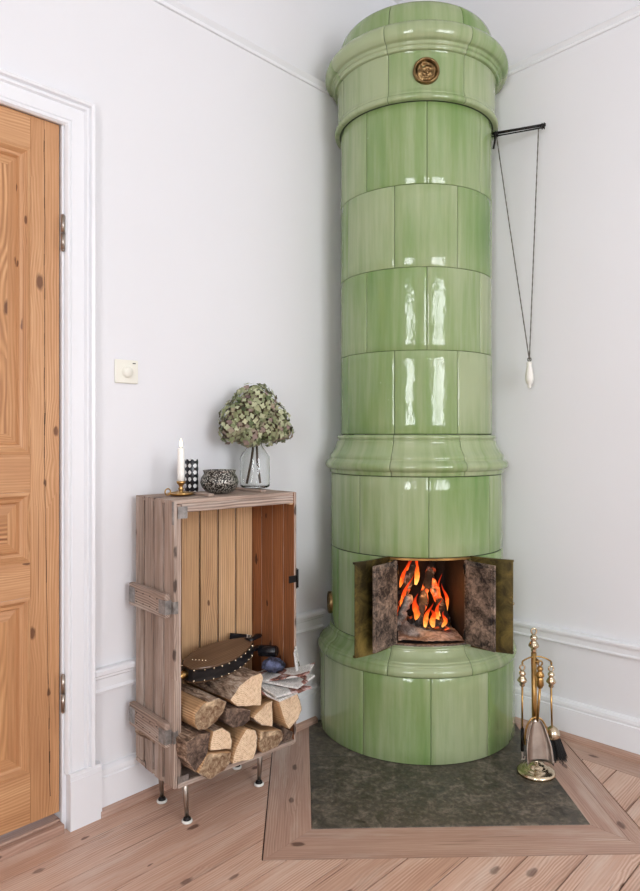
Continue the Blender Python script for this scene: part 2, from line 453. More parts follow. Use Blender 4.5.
def build(s, name, parent=None, base=None, **k):
    # children without their own base are placed in their parent's space (parents are never rotated)
    if parent is not None and base is None:
        o3 = root_loc(parent)
        ob = _b(s, name, None, tuple(o3), **k); ob.location = (0, 0, 0); ob.parent = parent
        ORG[ob.name] = o3; return ob
    return _b(s, name, parent, base, **k)
MB.build = build

def thing(name, loc, label, cat, group=None, kind=None):
    o = bpy.data.objects.new(name, None); COL.objects.link(o); o.location = loc
    o.empty_display_size = .05
    if kind: o['kind'] = kind
    if label: o['label'] = label
    if cat: o['category'] = cat
    if group: o['group'] = group
    ORG[o.name] = Vector(loc); return o

# ------------------------------------------------------------------ frame of the place
# room corner at the origin: left wall = plane x=0 (y<0), right wall = plane y=0 (x>0)
RX, RY, RZ = 4.6, -5.0, 3.3
A = .758
CAM = (1.9906, -2.6437, 1.2)
F_ = Vector((sqrt(.5), -sqrt(.5), 0)); S_ = Vector((sqrt(.5), sqrt(.5), 0))
IMX = Vector((cos(A), sin(A), 0)); IMY = Vector((-sin(A), cos(A), 0))     # right and forward as the tools face
def fs(f, s, z=0, o=(0, 0)): return (o[0]+F_.x*f+S_.x*s, o[1]+F_.y*f+S_.y*s, z)

# ------------------------------------------------------------------ floor
def clip(poly, a, b, c):
    """keep a*x+b*y<=c"""
    out = []; n = len(poly)
    for i in range(n):
        p, q = poly[i], poly[(i+1) % n]; dp = a*p[0]+b*p[1]-c; dq = a*q[0]+b*q[1]-c
        if dp <= 0: out.append(p)
        if (dp < 0) != (dq < 0) and abs(dp-dq) > 1e-12:
            t = dp/(dp-dq); out.append((p[0]+(q[0]-p[0])*t, p[1]+(q[1]-p[1])*t))
    return out
h = sqrt(.5); g = .0021
FO, SO, HF, HS = 1.355, .573, 1.206, .43
mb = MB()
mb.box((-.1, RY, -.05), (RX, 0, -.014), M['subfloor'])
xs = [-.006+.1218*i for i in range(-1, 40)]
for i in range(len(xs)-1):
    ends = [0.]; y = 0
    # long boards with a joint now and then
    cut = [-random.uniform(2.3, 4.2)]
    ys = [0]+cut+[RY]
    for j in range(len(ys)-1):
        r = [(max(xs[i], -.05)+g, ys[j+1]+g), (xs[i+1]-g, ys[j+1]+g), (xs[i+1]-g, ys[j]-g), (max(xs[i], -.05)+g, ys[j]-g)]
        if xs[i+1] < -.04: continue
        A_ge = lambda q, e: clip(q, -h, h, -(FO+e)); A_le = lambda q: clip(q, h, -h, FO)
        zones = [clip(A_ge(r, 0), h, h, -SO), clip(clip(A_ge(r, g), -h, -h, SO), h, h, SO), clip(A_ge(r, 0), -h, -h, -SO),
                 clip(A_le(r), h, h, -(SO+g)), clip(clip(A_le(r), -h, -h, -(SO+g)), 0, 1, -.1435)]
        zones[2] = clip(zones[2], 0, 1, -.1435)
        of_ = (random.uniform(0, 40), random.uniform(0, 40))
        for z in zones:
            if len(z) > 2: mb.prism(z, -.014, 0, M['floor'], (0, 1), of_)
# border board along the right wall
z = clip(clip([(0, -.142), (RX, -.142), (RX, 0), (0, 0)], -h, -h, -(SO+g)), h, -h, 9); mb.prism(z, -.014, 0, M['floor_border'], (1, 0))
# mitred frame boards round the hearth
def P2(f, s): return (F_.x*f+S_.x*s, F_.y*f+S_.y*s)
e = .001
for sg in (-1, 1):
    q = [P2(0, sg*(HS+e)), P2(HF+e, sg*(HS+e)), P2(FO-e, sg*(SO-e)-sg*e), P2(0, sg*(SO-e))]
    q = clip(clip(q, 0, 1, -.0), -1, 0, 0)
    if sg > 0:   # two planks side by side
        mid = (HS+SO)/2+.01
        mb.prism(clip(q, h, h, mid-e*.6), -.014, 0, M['floor_border'], (h, -h))
        mb.prism(clip(q, -h, -h, -(mid+e*.6)), -.014, 0, M['floor_border'], (h, -h))
    else: mb.prism(q, -.014, 0, M['floor_border'], (h, -h))
mb.prism([P2(HF+e, -HS), P2(HF+e, HS), P2(FO-e, SO-3*e), P2(FO-e, -SO+3*e)], -.014, 0, M['floor_border'], (h, h))
mb.build('floor', kind='structure')

mb = MB()
q = clip(clip([P2(.735, -HS), P2(HF, -HS), P2(HF, HS), P2(.735, HS)], 0, 1, -.001), -1, 0, -.001)
mb.prism(q, -.014, .002, M['stone'])
q = clip(clip([P2(0, -HS), P2(.732, -HS), P2(.732, HS), P2(0, HS)], 0, 1, -.001), -1, 0, -.001)
mb.prism(q, -.014, .002, M['stone'])
mb.build('hearth_slab', base=fs(.9, 0), bevel=.0015, label='dark grey stone hearth slab let into the wooden floor under the green stove', cat='hearth')

# ------------------------------------------------------------------ walls, ceiling, trims
DY0, DY1, DZ = -1.684, -2.56, 2.152      # door opening
mb = MB()
mb.box((-.12, DY0, -.05), (0, .12, RZ), M['wall'])
mb.box((-.12, DY1, DZ), (0, DY0, RZ), M['wall'])
mb.box((-.12, RY-.12, -.05), (0, DY1, RZ), M['wall'])
mb.build('wall_left', kind='structure')
mb = MB(); mb.box((0, 0, -.05), (RX+.12, .12, RZ), M['wall']); mb.build('wall_right', kind='structure')
# windows of the room, behind and beside the viewpoint
W1 = (-2.9, -1.35, .85, 2.8)     # in wall x=RX : y0,y1,z0,z1
W2 = (2.35, 3.35, .85, 2.8)         # in wall y=RY : x0,x1
mb = MB()
for lo, hi in (((RX, RY, -.05), (RX+.12, W1[0], RZ)), ((RX, W1[1], -.05), (RX+.12, 0, RZ)), ((RX, W1[0], -.05), (RX+.12, W1[1], W1[2])), ((RX, W1[0], W1[3]), (RX+.12, W1[1], RZ))):
    mb.box(lo, hi, M['wall'])
mb.build('wall_far', kind='structure')
mb = MB()
for lo, hi in (((0, RY-.12, -.05), (W2[0], RY, RZ)), ((W2[1], RY-.12, -.05), (RX+.12, RY, RZ)), ((W2[0], RY-.12, -.05), (W2[1], RY, W2[2])), ((W2[0], RY-.12, W2[3]), (W2[1], RY, RZ))):
    mb.box(lo, hi, M['wall'])
mb.build('wall_back', kind='structure')
def win(name, f):
    mb = MB(); u0, u1, z0, z1 = f[0]; mid = (u0+u1)/2; t = .035
    t3 = (u1-u0)/3
    bars = [(u0+t3-.02, u0+t3+.02, z0, z1), (u1-t3-.02, u1-t3+.02, z0, z1), (u0, u0+.05, z0, z1), (u1-.05, u1, z0, z1), (u0, u1, z0, z0+.05), (u0, u1, z1-.05, z1), (mid-.05, mid+.05, z0, z1), (u0, u1, z0+1.38, z0+1.45), (u0, u1, z0+.68, z0+.71)]
    for a, b_, c, d in bars:
        if f[1] == 'x': mb.box((RX+.02, a, c), (RX+.07, b_, d), M['trim'])
        else: mb.box((a, RY-.07, c), (b_, RY-.02, d), M['trim'])
    mb.build(name, kind='structure')
win('window_1', (W1, 'x')); win('window_2', (W2, 'y'))
mb = MB(); mb.box((-.12, RY-.12, RZ), (RX+.12, .12, RZ+.1), M['ceiling'])
mb.build('ceiling', kind='structure')

# mouldings
def rail_profile(zt, zb, d=.03):
    H = zt-zb
    return [(0, zb), (d*.45, zb), (d*.55, zb+H*.1), (d*.35, zb+H*.2), (d*.35, zb+H*.55), (d*.6, zb+H*.62), (d*.6, zb+H*.7), (d, zb+H*.78), (d, zb+H*.93), (d*.8, zt), (0, zt)]
SK = [(0, 0), (.020, 0), (.020, .118), (.016, .121), (.016, .127), (.020, .130), (.018, .142), (.010, .149), (0, .151)]
yL = -1.588
SL, SRr = -.590, .645        # trims stop at the stove
mb = MB(); mb.extr(SK, (0, yL+.016, 0), (0, -.563, 0), (1, 0, 0), (0, 0, 1), M['trim']); mb.build('baseboard_left', kind='structure')
mb = MB(); mb.extr(SK, (.62, 0, 0), (RX, 0, 0), (0, -1, 0), (0, 0, 1), M['trim']); mb.build('baseboard_right', kind='structure')
qr = [(.020, 0), (.034, 0), (.034, .012), (.031, .021), (.020, .026)]
mb = MB(); mb.extr(qr, (0, yL+.016, 0), (0, -.59, 0), (1, 0, 0), (0, 0, 1), M['floor_border']); mb.build('trim_3', kind='structure')
mb = MB(); mb.extr(qr, (.632, 0, 0), (RX, 0, 0), (0, -1, 0), (0, 0, 1), M['floor_border']); mb.build('trim_4', kind='structure')
mb = MB(); mb.extr(rail_profile(.466, .384), (0, yL, 0), (0, -.535, 0), (1, 0, 0), (0, 0, 1), M['trim']); mb.build('trim_5', kind='structure')
mb = MB(); mb.extr(rail_profile(.428, .370), (.585, 0, 0), (RX, 0, 0), (0, -1, 0), (0, 0, 1), M['trim']); mb.build('trim_6', kind='structure')
pic = [(0, -.018), (.010, -.018), (.013, -.010), (.006, -.004), (.016, .004), (.022, .010), (.012, .018), (0, .018)]
mb = MB(); mb.extr(pic, (0, RY, 2.694), (0, 0, 2.694), (1, 0, 0), (0, 0, 1), M['trim']); mb.build('trim_7', kind='structure')
mb = MB(); mb.extr(pic, (.022, 0, 2.712), (1.6, 0, 2.806), (0, -1, 0), (0, 0, 1), M['trim']); mb.build('trim_8', kind='structure')

# door casing
mb = MB()
cp = [(0, .012), (.006, .022), (.014, .022), (.018, .016), (.022, .022), (.066, .022), (.070, .017), (.076, .028), (.084, .028), (.088, .022), (.093, .036), (.103, .040), (.109, .030), (.111, 0), (0, 0)]
iy, iz = -1.678, 2.147
rows = []
cp = [(w*.84, d*.75) for w, d in cp]
for w, d in cp: rows.append([(d, iy+w, .17), (d, iy+w, iz+w), (d, DY1-.006-w, iz+w), (d, DY1-.006-w, .17)])
V = [p for r in rows for p in r]; F = []
n = len(cp)
for i in range(n):
    j = (i+1) % n
    for k in range(3): F.append([i*4+k, j*4+k, j*4+k+1, i*4+k+1])
mb.add(V, F, M['trim'])
for y0, y1 in ((iy+.006, iy+.110), (DY1-.115, DY1-.003)):
    mb.box((0, y0, 0), (.030, y1, .15), M['trim']); mb.box((0, y0, .15), (.028, y1, .163), M['trim']); mb.box((0, y0, .163), (.026, y1, .172), M['trim'])
# jamb lining
mb.box((-.12, DY0+.0005, -.02), (.002, DY0-.002, DZ), M['trim'])
mb.build('trim_1', kind='structure')
mb = MB(); mb.box((-.12, DY1, 0), (-.004, DY0-.003, .034), M['floor_border'], 1); mb.box((-.004, DY1+.002, 0), (.024, DY0-.003, .028), M['floor_border'], 1)
mb.build('trim_2', kind='structure', bevel=.003)

# ------------------------------------------------------------------ door
mb = MB(); xf, xb = -.006, -.046; yr, yl, zb, zt = -1.690, -2.545, .056, 2.148
st = .088
def bd(lo, hi, g_): mb.box(lo, hi, M['door'], g_)
bd((xb, yr-st, zb), (xf, yr, zt), 2); bd((xb, yl, zb), (xf, yl+st, zt), 2)
for z0, z1 in ((zb, .203), (.725, .827), (1.035, 1.145), (2.05, zt)): bd((xb, yl+st, z0), (xf-.0006, yr-st, z1), 1)
ob = mb.build('door_1', kind='structure', bevel=.0015)
for z0, z1, gr in ((.203, .725, 2), (.827, 1.035, 1), (1.145, 2.05, 2)):
    mb = MB(); y0, y1 = yl+st, yr-st
    # sloped moulding and raised field
    def ringq(a, xa, b_, xb_):
        A4 = [(xa, y0+a, z0+a), (xa, y1-a, z0+a), (xa, y1-a, z1-a), (xa, y0+a, z1-a)]
        B4 = [(xb_, y0+b_, z0+b_), (xb_, y1-b_, z0+b_), (xb_, y1-b_, z1-b_), (xb_, y0+b_, z1-b_)]
        for i in range(4):
            j = (i+1) % 4; o = random.uniform(0, 30); ax = 1 if i % 2 == 0 else 2; oa = 3-ax
            V = [A4[i], A4[j], B4[j], B4[i]]
            mb.add(V, [[0, 1, 2, 3]], M['door'], [[(p[ax]+o, p[oa]+p[0]+o) for p in V]])
    ringq(0, xf-.001, .010, xf+.003); ringq(.010, xf+.003, .020, xf-.008); ringq(.020, xf-.008, .028, xf-.010); ringq(.028, xf-.010, .034, xf-.020); ringq(.034, xf-.020, .062, xf-.012)
    a = .062; o = random.uniform(0, 30); V = [(xf-.012, y0+a, z0+a), (xf-.012, y1-a, z0+a), (xf-.012, y1-a, z1-a), (xf-.012, y0+a, z1-a)]
    ax = gr; oa = 3-gr
    mb.add(V, [[0, 1, 2, 3]], M['door_panel'], [[(p[ax]*.55+o, p[oa]*.55+o) for p in V]])
    mb.build('panel', ob)
mb = MB(); pts = []
for i in range(60):
    zz = 2.12-i*.034; pts.append((xf, yr-.046+.020*max(0, (1.1-zz))/1.1+.003*noise.noise((zz*9, 0, 0)), zz))
for i in range(59):
    a, b_ = pts[i], pts[i+1]; w = .0006+.0011*abs(noise.noise((i*.7, 5, 0)))*1.6
    mb.add([(xf+.0004, a[1]-w, a[2]), (xf+.0004, a[1]+w, a[2]), (xf+.0004, b_[1]+w, b_[2]), (xf+.0004, b_[1]-w, b_[2])], [[0, 1, 2, 3]], M['subfloor'])
mb.build('crack', ob, label='dark crack running down the door stile')
for z0, z1 in ((1.767, 1.870), (.363, .472)):
    mb = MB(); zm = (z0+z1)/2; x_, y_ = .007, -1.6845
    mb.tube([(x_, y_, z0), (x_, y_, zm-.001)], .0062, M['steel'], 14); mb.tube([(x_, y_, zm+.001), (x_, y_, z1)], .0062, M['steel'], 14)
    mb.ball((x_, y_, z1), .006, M['steel'], 10, 6); mb.ball((x_, y_, z0), .006, M['steel'], 10, 6)
    mb.build('hinge', ob)

# ------------------------------------------------------------------ light switch
mb = MB(); sw = thing('light_switch', (0, -1.468, 1.41), 'small square ivory wall dimmer switch between the door and the crate', 'light switch')
mb.box((0, -1.510, 1.373), (.008, -1.426, 1.450), M['plastic']); mb.build('plate', sw, bevel=.003)
Rx = Matrix.Rotation(pi/2, 3, 'Y')
mb = MB(); mb.lathe([(.0001, .022), (.015, .022), (.017, .019), (.018, .008), (.020, .006)], (0, -1.468, 1.409), M['plastic'], 28, True, Rx); mb.build('dial', sw)
mb = MB(); mb.box((.0082, -1.447, 1.438), (.0088, -1.436, 1.441), M['iron']); mb.build('mark', sw)

# ------------------------------------------------------------------ the stove
CX, CY = .3121, -.2846
C2 = (CX, CY)
stove = thing('tile_stove', (CX, CY, .002), 'tall round green glazed tile stove in the corner with open brass fire doors', 'stove')
def spol(th, r, z):
    b = radians(-46.5+th); return (CX+r*cos(b), CY+r*sin(b), z)
def clipwalls(ob):
    import bmesh
    bm = bmesh.new(); bm.from_mesh(ob.data); o3 = ORG[ob.name]
    for co, no in (((.003, 0, 0), (-1, 0, 0)), ((0, -.003, 0), (0, 1, 0))):
        geom = bm.verts[:]+bm.edges[:]+bm.faces[:]
        bmesh.ops.bisect_plane(bm, geom=geom, plane_co=Vector(co)-Vector((o3.x, o3.y, 0)), plane_no=no, clear_outer=True)
    bm.to_mesh(ob.data); bm.free()
def tile(mb, prof, t0, t1, pull=.0032, mat=None):
    """one glazed tile: profile (r,z) swept from angle t0 to t1, its edges rounded back"""
    gp = .0007
    rm = sum(p[0] for p in prof)/len(prof); da = math.degrees(gp/rm)
    w = math.degrees(.0025/rm)
    n = max(6, int((t1-t0)/2.2))
    ths = [t0+da, t0+da+w*.35, t0+da+w]+[t0+da+w+(t1-t0-2*da-2*w)*k/n for k in range(1, n)]+[t1-da-w, t1-da-w*.35, t1-da]
    pin = [1, .3, 0]+[0]*(n-1)+[0, .3, 1]
    o = random.uniform(0, 60), random.uniform(0, 60)
    prof = list(prof); acc = [0]
    for i in range(1, len(prof)): acc.append(acc[-1]+math.dist(prof[i], prof[i-1]))
    V = []; 
    for i, (r, z) in enumerate(prof):
        for t, p in zip(ths, pin): V.append(spol(t, r-p*pull, z))
    F = []; U = []; m_ = len(ths)
    def uv(i, k): return (radians(ths[k])*rm*1.0+o[0], acc[i]+o[1])
    for i in range(len(prof)-1):
        for k in range(m_-1):
            F.append([i*m_+k, i*m_+k+1, (i+1)*m_+k+1, (i+1)*m_+k]); U.append([uv(i, k), uv(i, k+1), uv(i+1, k+1), uv(i+1, k)])
    mb.add(V, F, mat or M['glaze'], U, True)
def flat_prof(r, z0, z1, n=6):
    e_ = .0022; g_ = .0006
    return [(r-.0032, z0+g_), (r-.0009, z0+g_+e_*.35), (r, z0+g_+e_)]+[(r, z0+e_+(z1-z0-2*e_)*k/n) for k in range(1, n)]+[(r, z1-g_-e_), (r-.0009, z1-g_-e_*.35), (r-.0032, z1-g_)]
def core(mb, prof):
    V = []; n = 72
    for r, z in prof:
        for k in range(n): V.append(spol(k*360/n, r, z))
    F = [[i*n+k, i*n+(k+1) % n, (i+1)*n+(k+1) % n, (i+1)*n+k] for i in range(len(prof)-1) for k in range(n)]
    mb.add(V, F, M['grout'], None, True)
RS, RL, RB = .315, .357, .4036
def course(mb, prof, seams):
    for i in range(len(seams)):
        a, b_ = seams[i], seams[(i+1) % len(seams)]
        if b_ <= a: b_ += 360
        tile(mb, prof, a, b_)
o8 = [k*45 for k in range(8)]; e8 = [22.5+k*45 for k in range(8)]
# base
mb = MB(); course(mb, flat_prof(RB, .003, .318), [0, 34, 69, 105, 141, 177, 213, 249, 286, 323]); core(mb, [(RB-.0035, .002), (RB-.0035, .32)])
clipwalls(mb.build('base', stove, recalc=False))
def smooth_prof(pts, n=4):
    out = []
    P = [Vector((a, b, 0)) for a, b in pts]
    for i in range(len(P)-1):
        p0 = P[max(i-1, 0)]; p1 = P[i]; p2 = P[i+1]; p3 = P[min(i+2, len(P)-1)]
        for k in range(n):
            t = k/n; q = .5*((2*p1)+(-p0+p2)*t+(2*p0-5*p1+4*p2-p3)*t*t+(-p0+3*p1-3*p2+p3)*t**3); out.append((q.x, q.y))
    out.append(pts[-1]); return out
def mould(name, pts, seams, n=3, caps=None):
    mb = MB(); pr = smooth_prof(pts, n); course(mb, pr, seams); core(mb, [(r-.0034, z) for r, z in pr])
    if caps:
        for r, z, rr, up in caps:
            V = [spol(t, r-.003, z) for t in range(0, 360, 5)]+[spol(t, rr, z) for t in range(0, 360, 5)]; n_ = 72
            mb.add(V, [[k, (k+1) % n_, n_+(k+1) % n_, n_+k] for k in range(n_)], M['grout'])
    o = mb.build(name, stove, recalc=False); clipwalls(o); return o
mould('base_moulding', [(.400, .3185), (.4085, .3215), (.4120, .331), (.4115, .341), (.406, .350), (.4035, .3535), (.4045, .357), (.401, .3625), (.395, .366), (.3945, .370), (.388, .3745), (.376, .382), (.366, .394), (.3615, .4045), (.3625, .4075), (.361, .4125), (.3565, .4155), (.3545, .4205)], [k*45-22.5 for k in range(8)])
# lower body : the upper course is whole, the lower one leaves the fire opening
mb = MB()
course(mb, flat_prof(RL, .748, 1.048), o8)
OPN = 23.8
lo = [OPN+1.5, 67.5, 112.5, 157.5, 202.5, 247.5, 292.5, 361.5-OPN]
for i in range(len(lo)-1): tile(mb, flat_prof(RL, .422, .746), lo[i], lo[i+1])
core(mb, [(RL-.0035, .747), (RL-.0035, 1.05)])
# core of the lower course and its shoulders round the opening
V = []; n = 60
for z in (.4205, .748):
    for k in range(n+1): V.append(spol(OPN+1.5+(360-2*OPN)*k/n, RL-.0035, z))
mb.add(V, [[k, k+1, n+2+k, n+1+k] for k in range(n)], M['grout'], None, True)
clipwalls(mb.build('lower_body', stove, recalc=False))
mould('belt_moulding', [(.3545, 1.0495), (.3605, 1.0515), (.3615, 1.060), (.3640, 1.0665), (.3730, 1.0705), (.3795, 1.079), (.3800, 1.088), (.3750, 1.0985), (.3640, 1.1075), (.3620, 1.112), (.3625, 1.117), (.3590, 1.1265), (.3480, 1.140), (.3380, 1.157), (.3330, 1.172), (.3315, 1.180), (.3270, 1.184), (.3265, 1.187), (.3300, 1.191), (.3310, 1.197), (.3275, 1.203), (.3150, 1.2065)], [k*45-22.5 for k in range(8)])
mb = MB()
for (z0, z1), sm in zip(((1.208, 1.525), (1.525, 1.839), (1.839, 2.152), (2.152, 2.463)), (e8, o8, e8, o8)): course(mb, flat_prof(RS, z0, z1, 8), sm)
core(mb, [(RS-.0035, 1.207), (RS-.0035, 2.464)])
clipwalls(mb.build('shaft', stove, recalc=False))
s7 = [k*52-26 for k in range(6)]+[290]
mould('frieze', [(.312, 2.464), (.320, 2.463), (.3345, 2.464), (.3395, 2.469), (.3405, 2.476), (.337, 2.484), (.333, 2.488), (.3335, 2.492), (.330, 2.502), (.3285, 2.515), (.3285, 2.56), (.3285, 2.60), (.3290, 2.632), (.3320, 2.645)], s7)
mould('crown_moulding', [(.330, 2.6445), (.341, 2.6450), (.3445, 2.650), (.345, 2.657), (.349, 2.659), (.352, 2.662), (.3525, 2.669), (.356, 2.672), (.366, 2.674), (.3755, 2.684), (.3805, 2.698), (.380, 2.714), (.3725, 2.730), (.357, 2.744), (.340, 2.752), (.329, 2.756)], s7)
mould('cap', [(.325, 2.756), (.3255, 2.770), (.322, 2.800), (.315, 2.824), (.302, 2.845), (.280, 2.862), (.240, 2.880), (.16, 2.9), (.05, 2.908), (.004, 2.909)], s7)

# medallions
def medal(name, th, r0, z, R_, lab, dome=.012):
    b = radians(-46.5+th); dirv = Vector((cos(b), sin(b), 0)); q_ = dirv.to_track_quat('Z', 'Y').to_matrix()
    c = Vector(spol(th, r0, z)); mb = MB()
    mb.lathe([(R_, -.006), (R_, .008), (R_*.95, .013), (R_*.86, .014), (R_*.80, .009), (R_*.76, .006)], c, M['bronze'], 40, True, q_)
    mb.build('rim', stove, label=lab)
    mb = MB(); pr = []; seg = 36; V = []; rings = 9
    for i in range(rings+1):
        rr = R_*.78*i/rings
        for k in range(seg):
            a = 2*pi*k/seg; p = Vector((rr*cos(a), rr*sin(a), 0))
            hgt = .006+.003*cos(rr/R_*20)+.009*noise.noise((p.x*55+7, p.y*55, 3))+.005*noise.noise((p.x*150, p.y*150, 8))
            V.append(c+q_ @ Vector((p.x, p.y, hgt)))
    F = [[i*seg+k, i*seg+(k+1) % seg, (i+1)*seg+(k+1) % seg, (i+1)*seg+k] for i in range(rings) for k in range(seg)]
    mb.add(V, F, M['bronze'], None, True); mb.build(name, stove)
medal('medallion', -1, .329, 2.566, .050, 'round brass vent medallion under the crown')
medal('medallion', -86, .357, .505, .046, 'round brass vent on the left flank')

# firebox
loc = lambda f, s, z: fs(f, s, z, C2)
mb = MB(); zf, zc = .424, .744
wf, wb, ff, fb = .1435, .115, .3265, .045
Q = lambda f, s, z: loc(f, s, z)
ft = [(f, s) for f, s in ((ff, -wf), (fb, -wb), (fb, wb), (ff, wf))]
nz = 6
for i in range(3):
    (f0, s0), (f1, s1) = ft[i], ft[i+1]
    mb.add([Q(f0, s0, zf), Q(f1, s1, zf), Q(f1, s1, zc), Q(f0, s0, zc)], [[0, 1, 2, 3]], M['firebrick'])
arcF = [(sqrt(.3535**2-s**2), s) for s in [wf*(-1+2*k/12) for k in range(13)]]
fl_ = [Q(fb, -wb, 0), Q(fb, wb, 0)]
for zz in (zf, zc):
    pts = [Q(fb, wb, zz), Q(fb, -wb, zz)]+[Q(f, s, zz) for f, s in arcF]
    mb.add(pts, [list(range(len(pts)))], M['firebrick'])
mb.build('firebox', stove, recalc=False)
# opening frame
mb = MB()
def arcbar(r0, r1, z0, z1, smax, mat, n=14):
    V = []
    for k in range(n+1):
        s = -smax+2*smax*k/n
        for r, z in ((r0, z0), (r1, z0), (r1, z1), (r0, z1)):
            V.append(Q(sqrt(r*r-s*s), s, z))
    F = [[k*4+j, k*4+(j+1) % 4, k*4+4+(j+1) % 4, k*4+4+j] for k in range(n) for j in range(4)]+[[3, 2, 1, 0], [n*4, n*4+1, n*4+2, n*4+3]]
    mb.add(V, F, mat)
arcbar(.350, .366, .740, .7475, .152, M['brass']); arcbar(.350, .362, .4215, .428, .148, M['iron_soot'])
for sg in (-1, 1):
    f0 = sqrt(.35**2-.145**2)
    for a, b_ in ((.1385, .149),):
        V = [Q(f, sg*s, z) for z in (.4215, .7475) for f, s in ((f0-.004, a), (f0+.011, a), (f0+.008, b_), (f0-.006, b_))]
        mb.add(V, [[0, 1, 2, 3], [4, 5, 6, 7], [0, 1, 5, 4], [1, 2, 6, 5], [2, 3, 7, 6], [3, 0, 4, 7]], M['brass_olive'])
mb.build('fire_frame', stove)
# doors
def plate(mb, h0, h1, z0, z1, th, mat, curve=0., n=8):
    """upright plate from h0 to h1 (local f,s), bulging by curve"""
    a = Vector((h0[0], h0[1])); b_ = Vector((h1[0], h1[1])); d = (b_-a); nn = Vector((-d.y, d.x)).normalized()
    V = []
    for k in range(n+1):
        t = k/n; p = a+d*t+nn*curve*4*t*(1-t)
        for o, z in ((-th/2, z0), (th/2, z0), (th/2, z1), (-th/2, z1)):
            q = p+nn*o; V.append(Q(q.x, q.y, z))
    F = [[k*4+j, k*4+(j+1) % 4, k*4+4+(j+1) % 4, k*4+4+j] for k in range(n) for j in range(4)]+[[3, 2, 1, 0], [n*4, n*4+1, n*4+2, n*4+3]]
    mb.add(V, F, mat)
    return a, b_, nn
for sg in (-1, 1):
    oh, of = (.334, sg*.153), ((.455, sg*.292) if sg < 0 else (.424, sg*.284))
    mb = MB(); a, b_, nn = plate(mb, oh, of, .412, .752, .004, M['brass_olive'], -.010*sg)
    # folded rims top, bottom and free edge on the inside of the door
    ins = nn*(-1 if sg < 0 else 1)     # towards the inner door
    ob = mb.build('brass_door', stove)
    for z0, z1 in ((.412, .420), (.744, .752)):
        mb = MB(); V = []
        for k in range(9):
            t = k/8; p = a+(b_-a)*t+nn*(-.010*sg)*4*t*(1-t)
            for o, z in ((0, z0), (.010, z0), (.010, z1), (0, z1)):
                q = p-ins*o*(-1); V.append(Q(q.x, q.y, z))
        mb.add(V, [[k*4+j, k*4+(j+1) % 4, k*4+4+(j+1) % 4, k*4+4+j] for k in range(8) for j in range(4)]+[[3, 2, 1, 0], [32, 33, 34, 35]], M['brass_olive']); mb.build('rim', ob)
    for zz in (.52, .64):
        mb = MB(); p = a+(b_-a)*.9+ins*.004; c = Q(p.x, p.y, zz); mb.ball(c, .006, M['brass_pale'], 10, 6); mb.build('rivet', ob)
    if sg > 0:
        mb = MB(); p0 = a+(b_-a)*.45+ins*.012; p1 = a+(b_-a)*.97+ins*.010
        mb.tube([Q(p0.x, p0.y, .606), Q((p0.x+p1.x)/2, (p0.y+p1.y)/2, .594), Q(p1.x, p1.y, .578)], [.009, .007, .005], M['iron'], 10)
        mb.ball(Q(p0.x, p0.y, .618), .008, M['brass_pale'], 10, 6); mb.ball(Q(p1.x, p1.y, .592), .007, M['brass_pale'], 10, 6)
        mb.build('latch', ob)
    for zz in (.45, .715):
        mb = MB(); mb.tube([Q(oh[0]+.004, oh[1], zz-.02), Q(oh[0]+.004, oh[1], zz+.02)], .006, M['brass'], 12); mb.build('hinge', ob)
    # inner iron door
    ih, if_ = (.345, sg*.128), ((.458, -.226) if sg < 0 else (.458, .209))
    mb = MB(); a, b_, nn = plate(mb, ih, if_, .430, .738, .008, M['iron_soot'])
    ob = mb.build('iron_door', stove, bevel=.001)
    ins = nn*(-1 if sg < 0 else 1)
    mb = MB()
    # riveted liner panel facing the fire
    d = b_-a; a2 = a+d*.07-ins*.0*1; 
    for s2 in (-1,):
        o2 = nn*(.0065*(1 if sg < 0 else -1))
        p0, p1 = a+d*.08+o2, a+d*.93+o2; plate(mb, p0, p1, .443, .726, .004, M['iron_soot'])
    mb.build('liner', ob, bevel=.0008)
    for t in (.14, .86):
        for zz in (.455, .52, .585, .65, .715):
            mb = MB(); p = a+d*t+nn*(.0095*(1 if sg < 0 else -1)); mb.ball(Q(p.x, p.y, zz), .004, M['iron_soot'], 8, 5); mb.build('rivet', ob)
    for zz in (.46, .705):
        mb = MB(); mb.tube([Q(ih[0], ih[1], zz-.018), Q(ih[0], ih[1], zz+.018)], .0065, M['iron'], 12); mb.build('hinge', ob)

# ash, burning logs, flames
mb = MB(); n = 22; V = []
for i in range(n+1):
    for j in range(n+1):
        u, v = i/n, j/n; f = fb+.012+(ff-.012-fb)*u; w = (wb+(wf-wb)*u)-.010; s = -w+2*w*v
        hh = .012+.022*(noise.noise((f*14, s*14, 1))+.4)+.012*noise.noise((f*60, s*60, 2))+.055*math.exp(-((f-.17)**2+(s+.07)**2)/.0035)
        V.append(Q(f, s, zf+max(.003, hh*(1-.6*u))))
mb.add(V, [[i*(n+1)+j, i*(n+1)+j+1, (i+1)*(n+1)+j+1, (i+1)*(n+1)+j] for i in range(n) for j in range(n)], M['ash'], None, True)
ob = mb.build('ash_bed', base=Q(.18, 0, .425), label='grey wood ash heaped on the floor of the stove firebox', cat='ash', recalc=False); ob['kind'] = 'stuff'
def burnt(p0, p1, r, lab, mat):
    mb = MB(); p0, p1 = Vector(p0), Vector(p1); pts = []; rr = []
    for k in range(15):
        t = k/14; p = p0.lerp(p1, t); pts.append(p+Vector((noise.noise((t*5, r*90, 0)), noise.noise((t*5, r*90, 4)), 0))*.008)
        rr.append(r*(.86+.3*noise.noise((t*7, r*300, 9)))*(.55 if k in (0, 14) else 1))
    mb.tube(pts, rr, mat, 14)
    for i, p in enumerate(mb.v):
        d = .006*noise.noise(Vector(p)*55); mb.v[i] = (p[0]+d, p[1]-d, p[2]+d)
    mb.build('burning_log', base=tuple(p0), label=lab, cat='log', group='burning logs in the firebox')
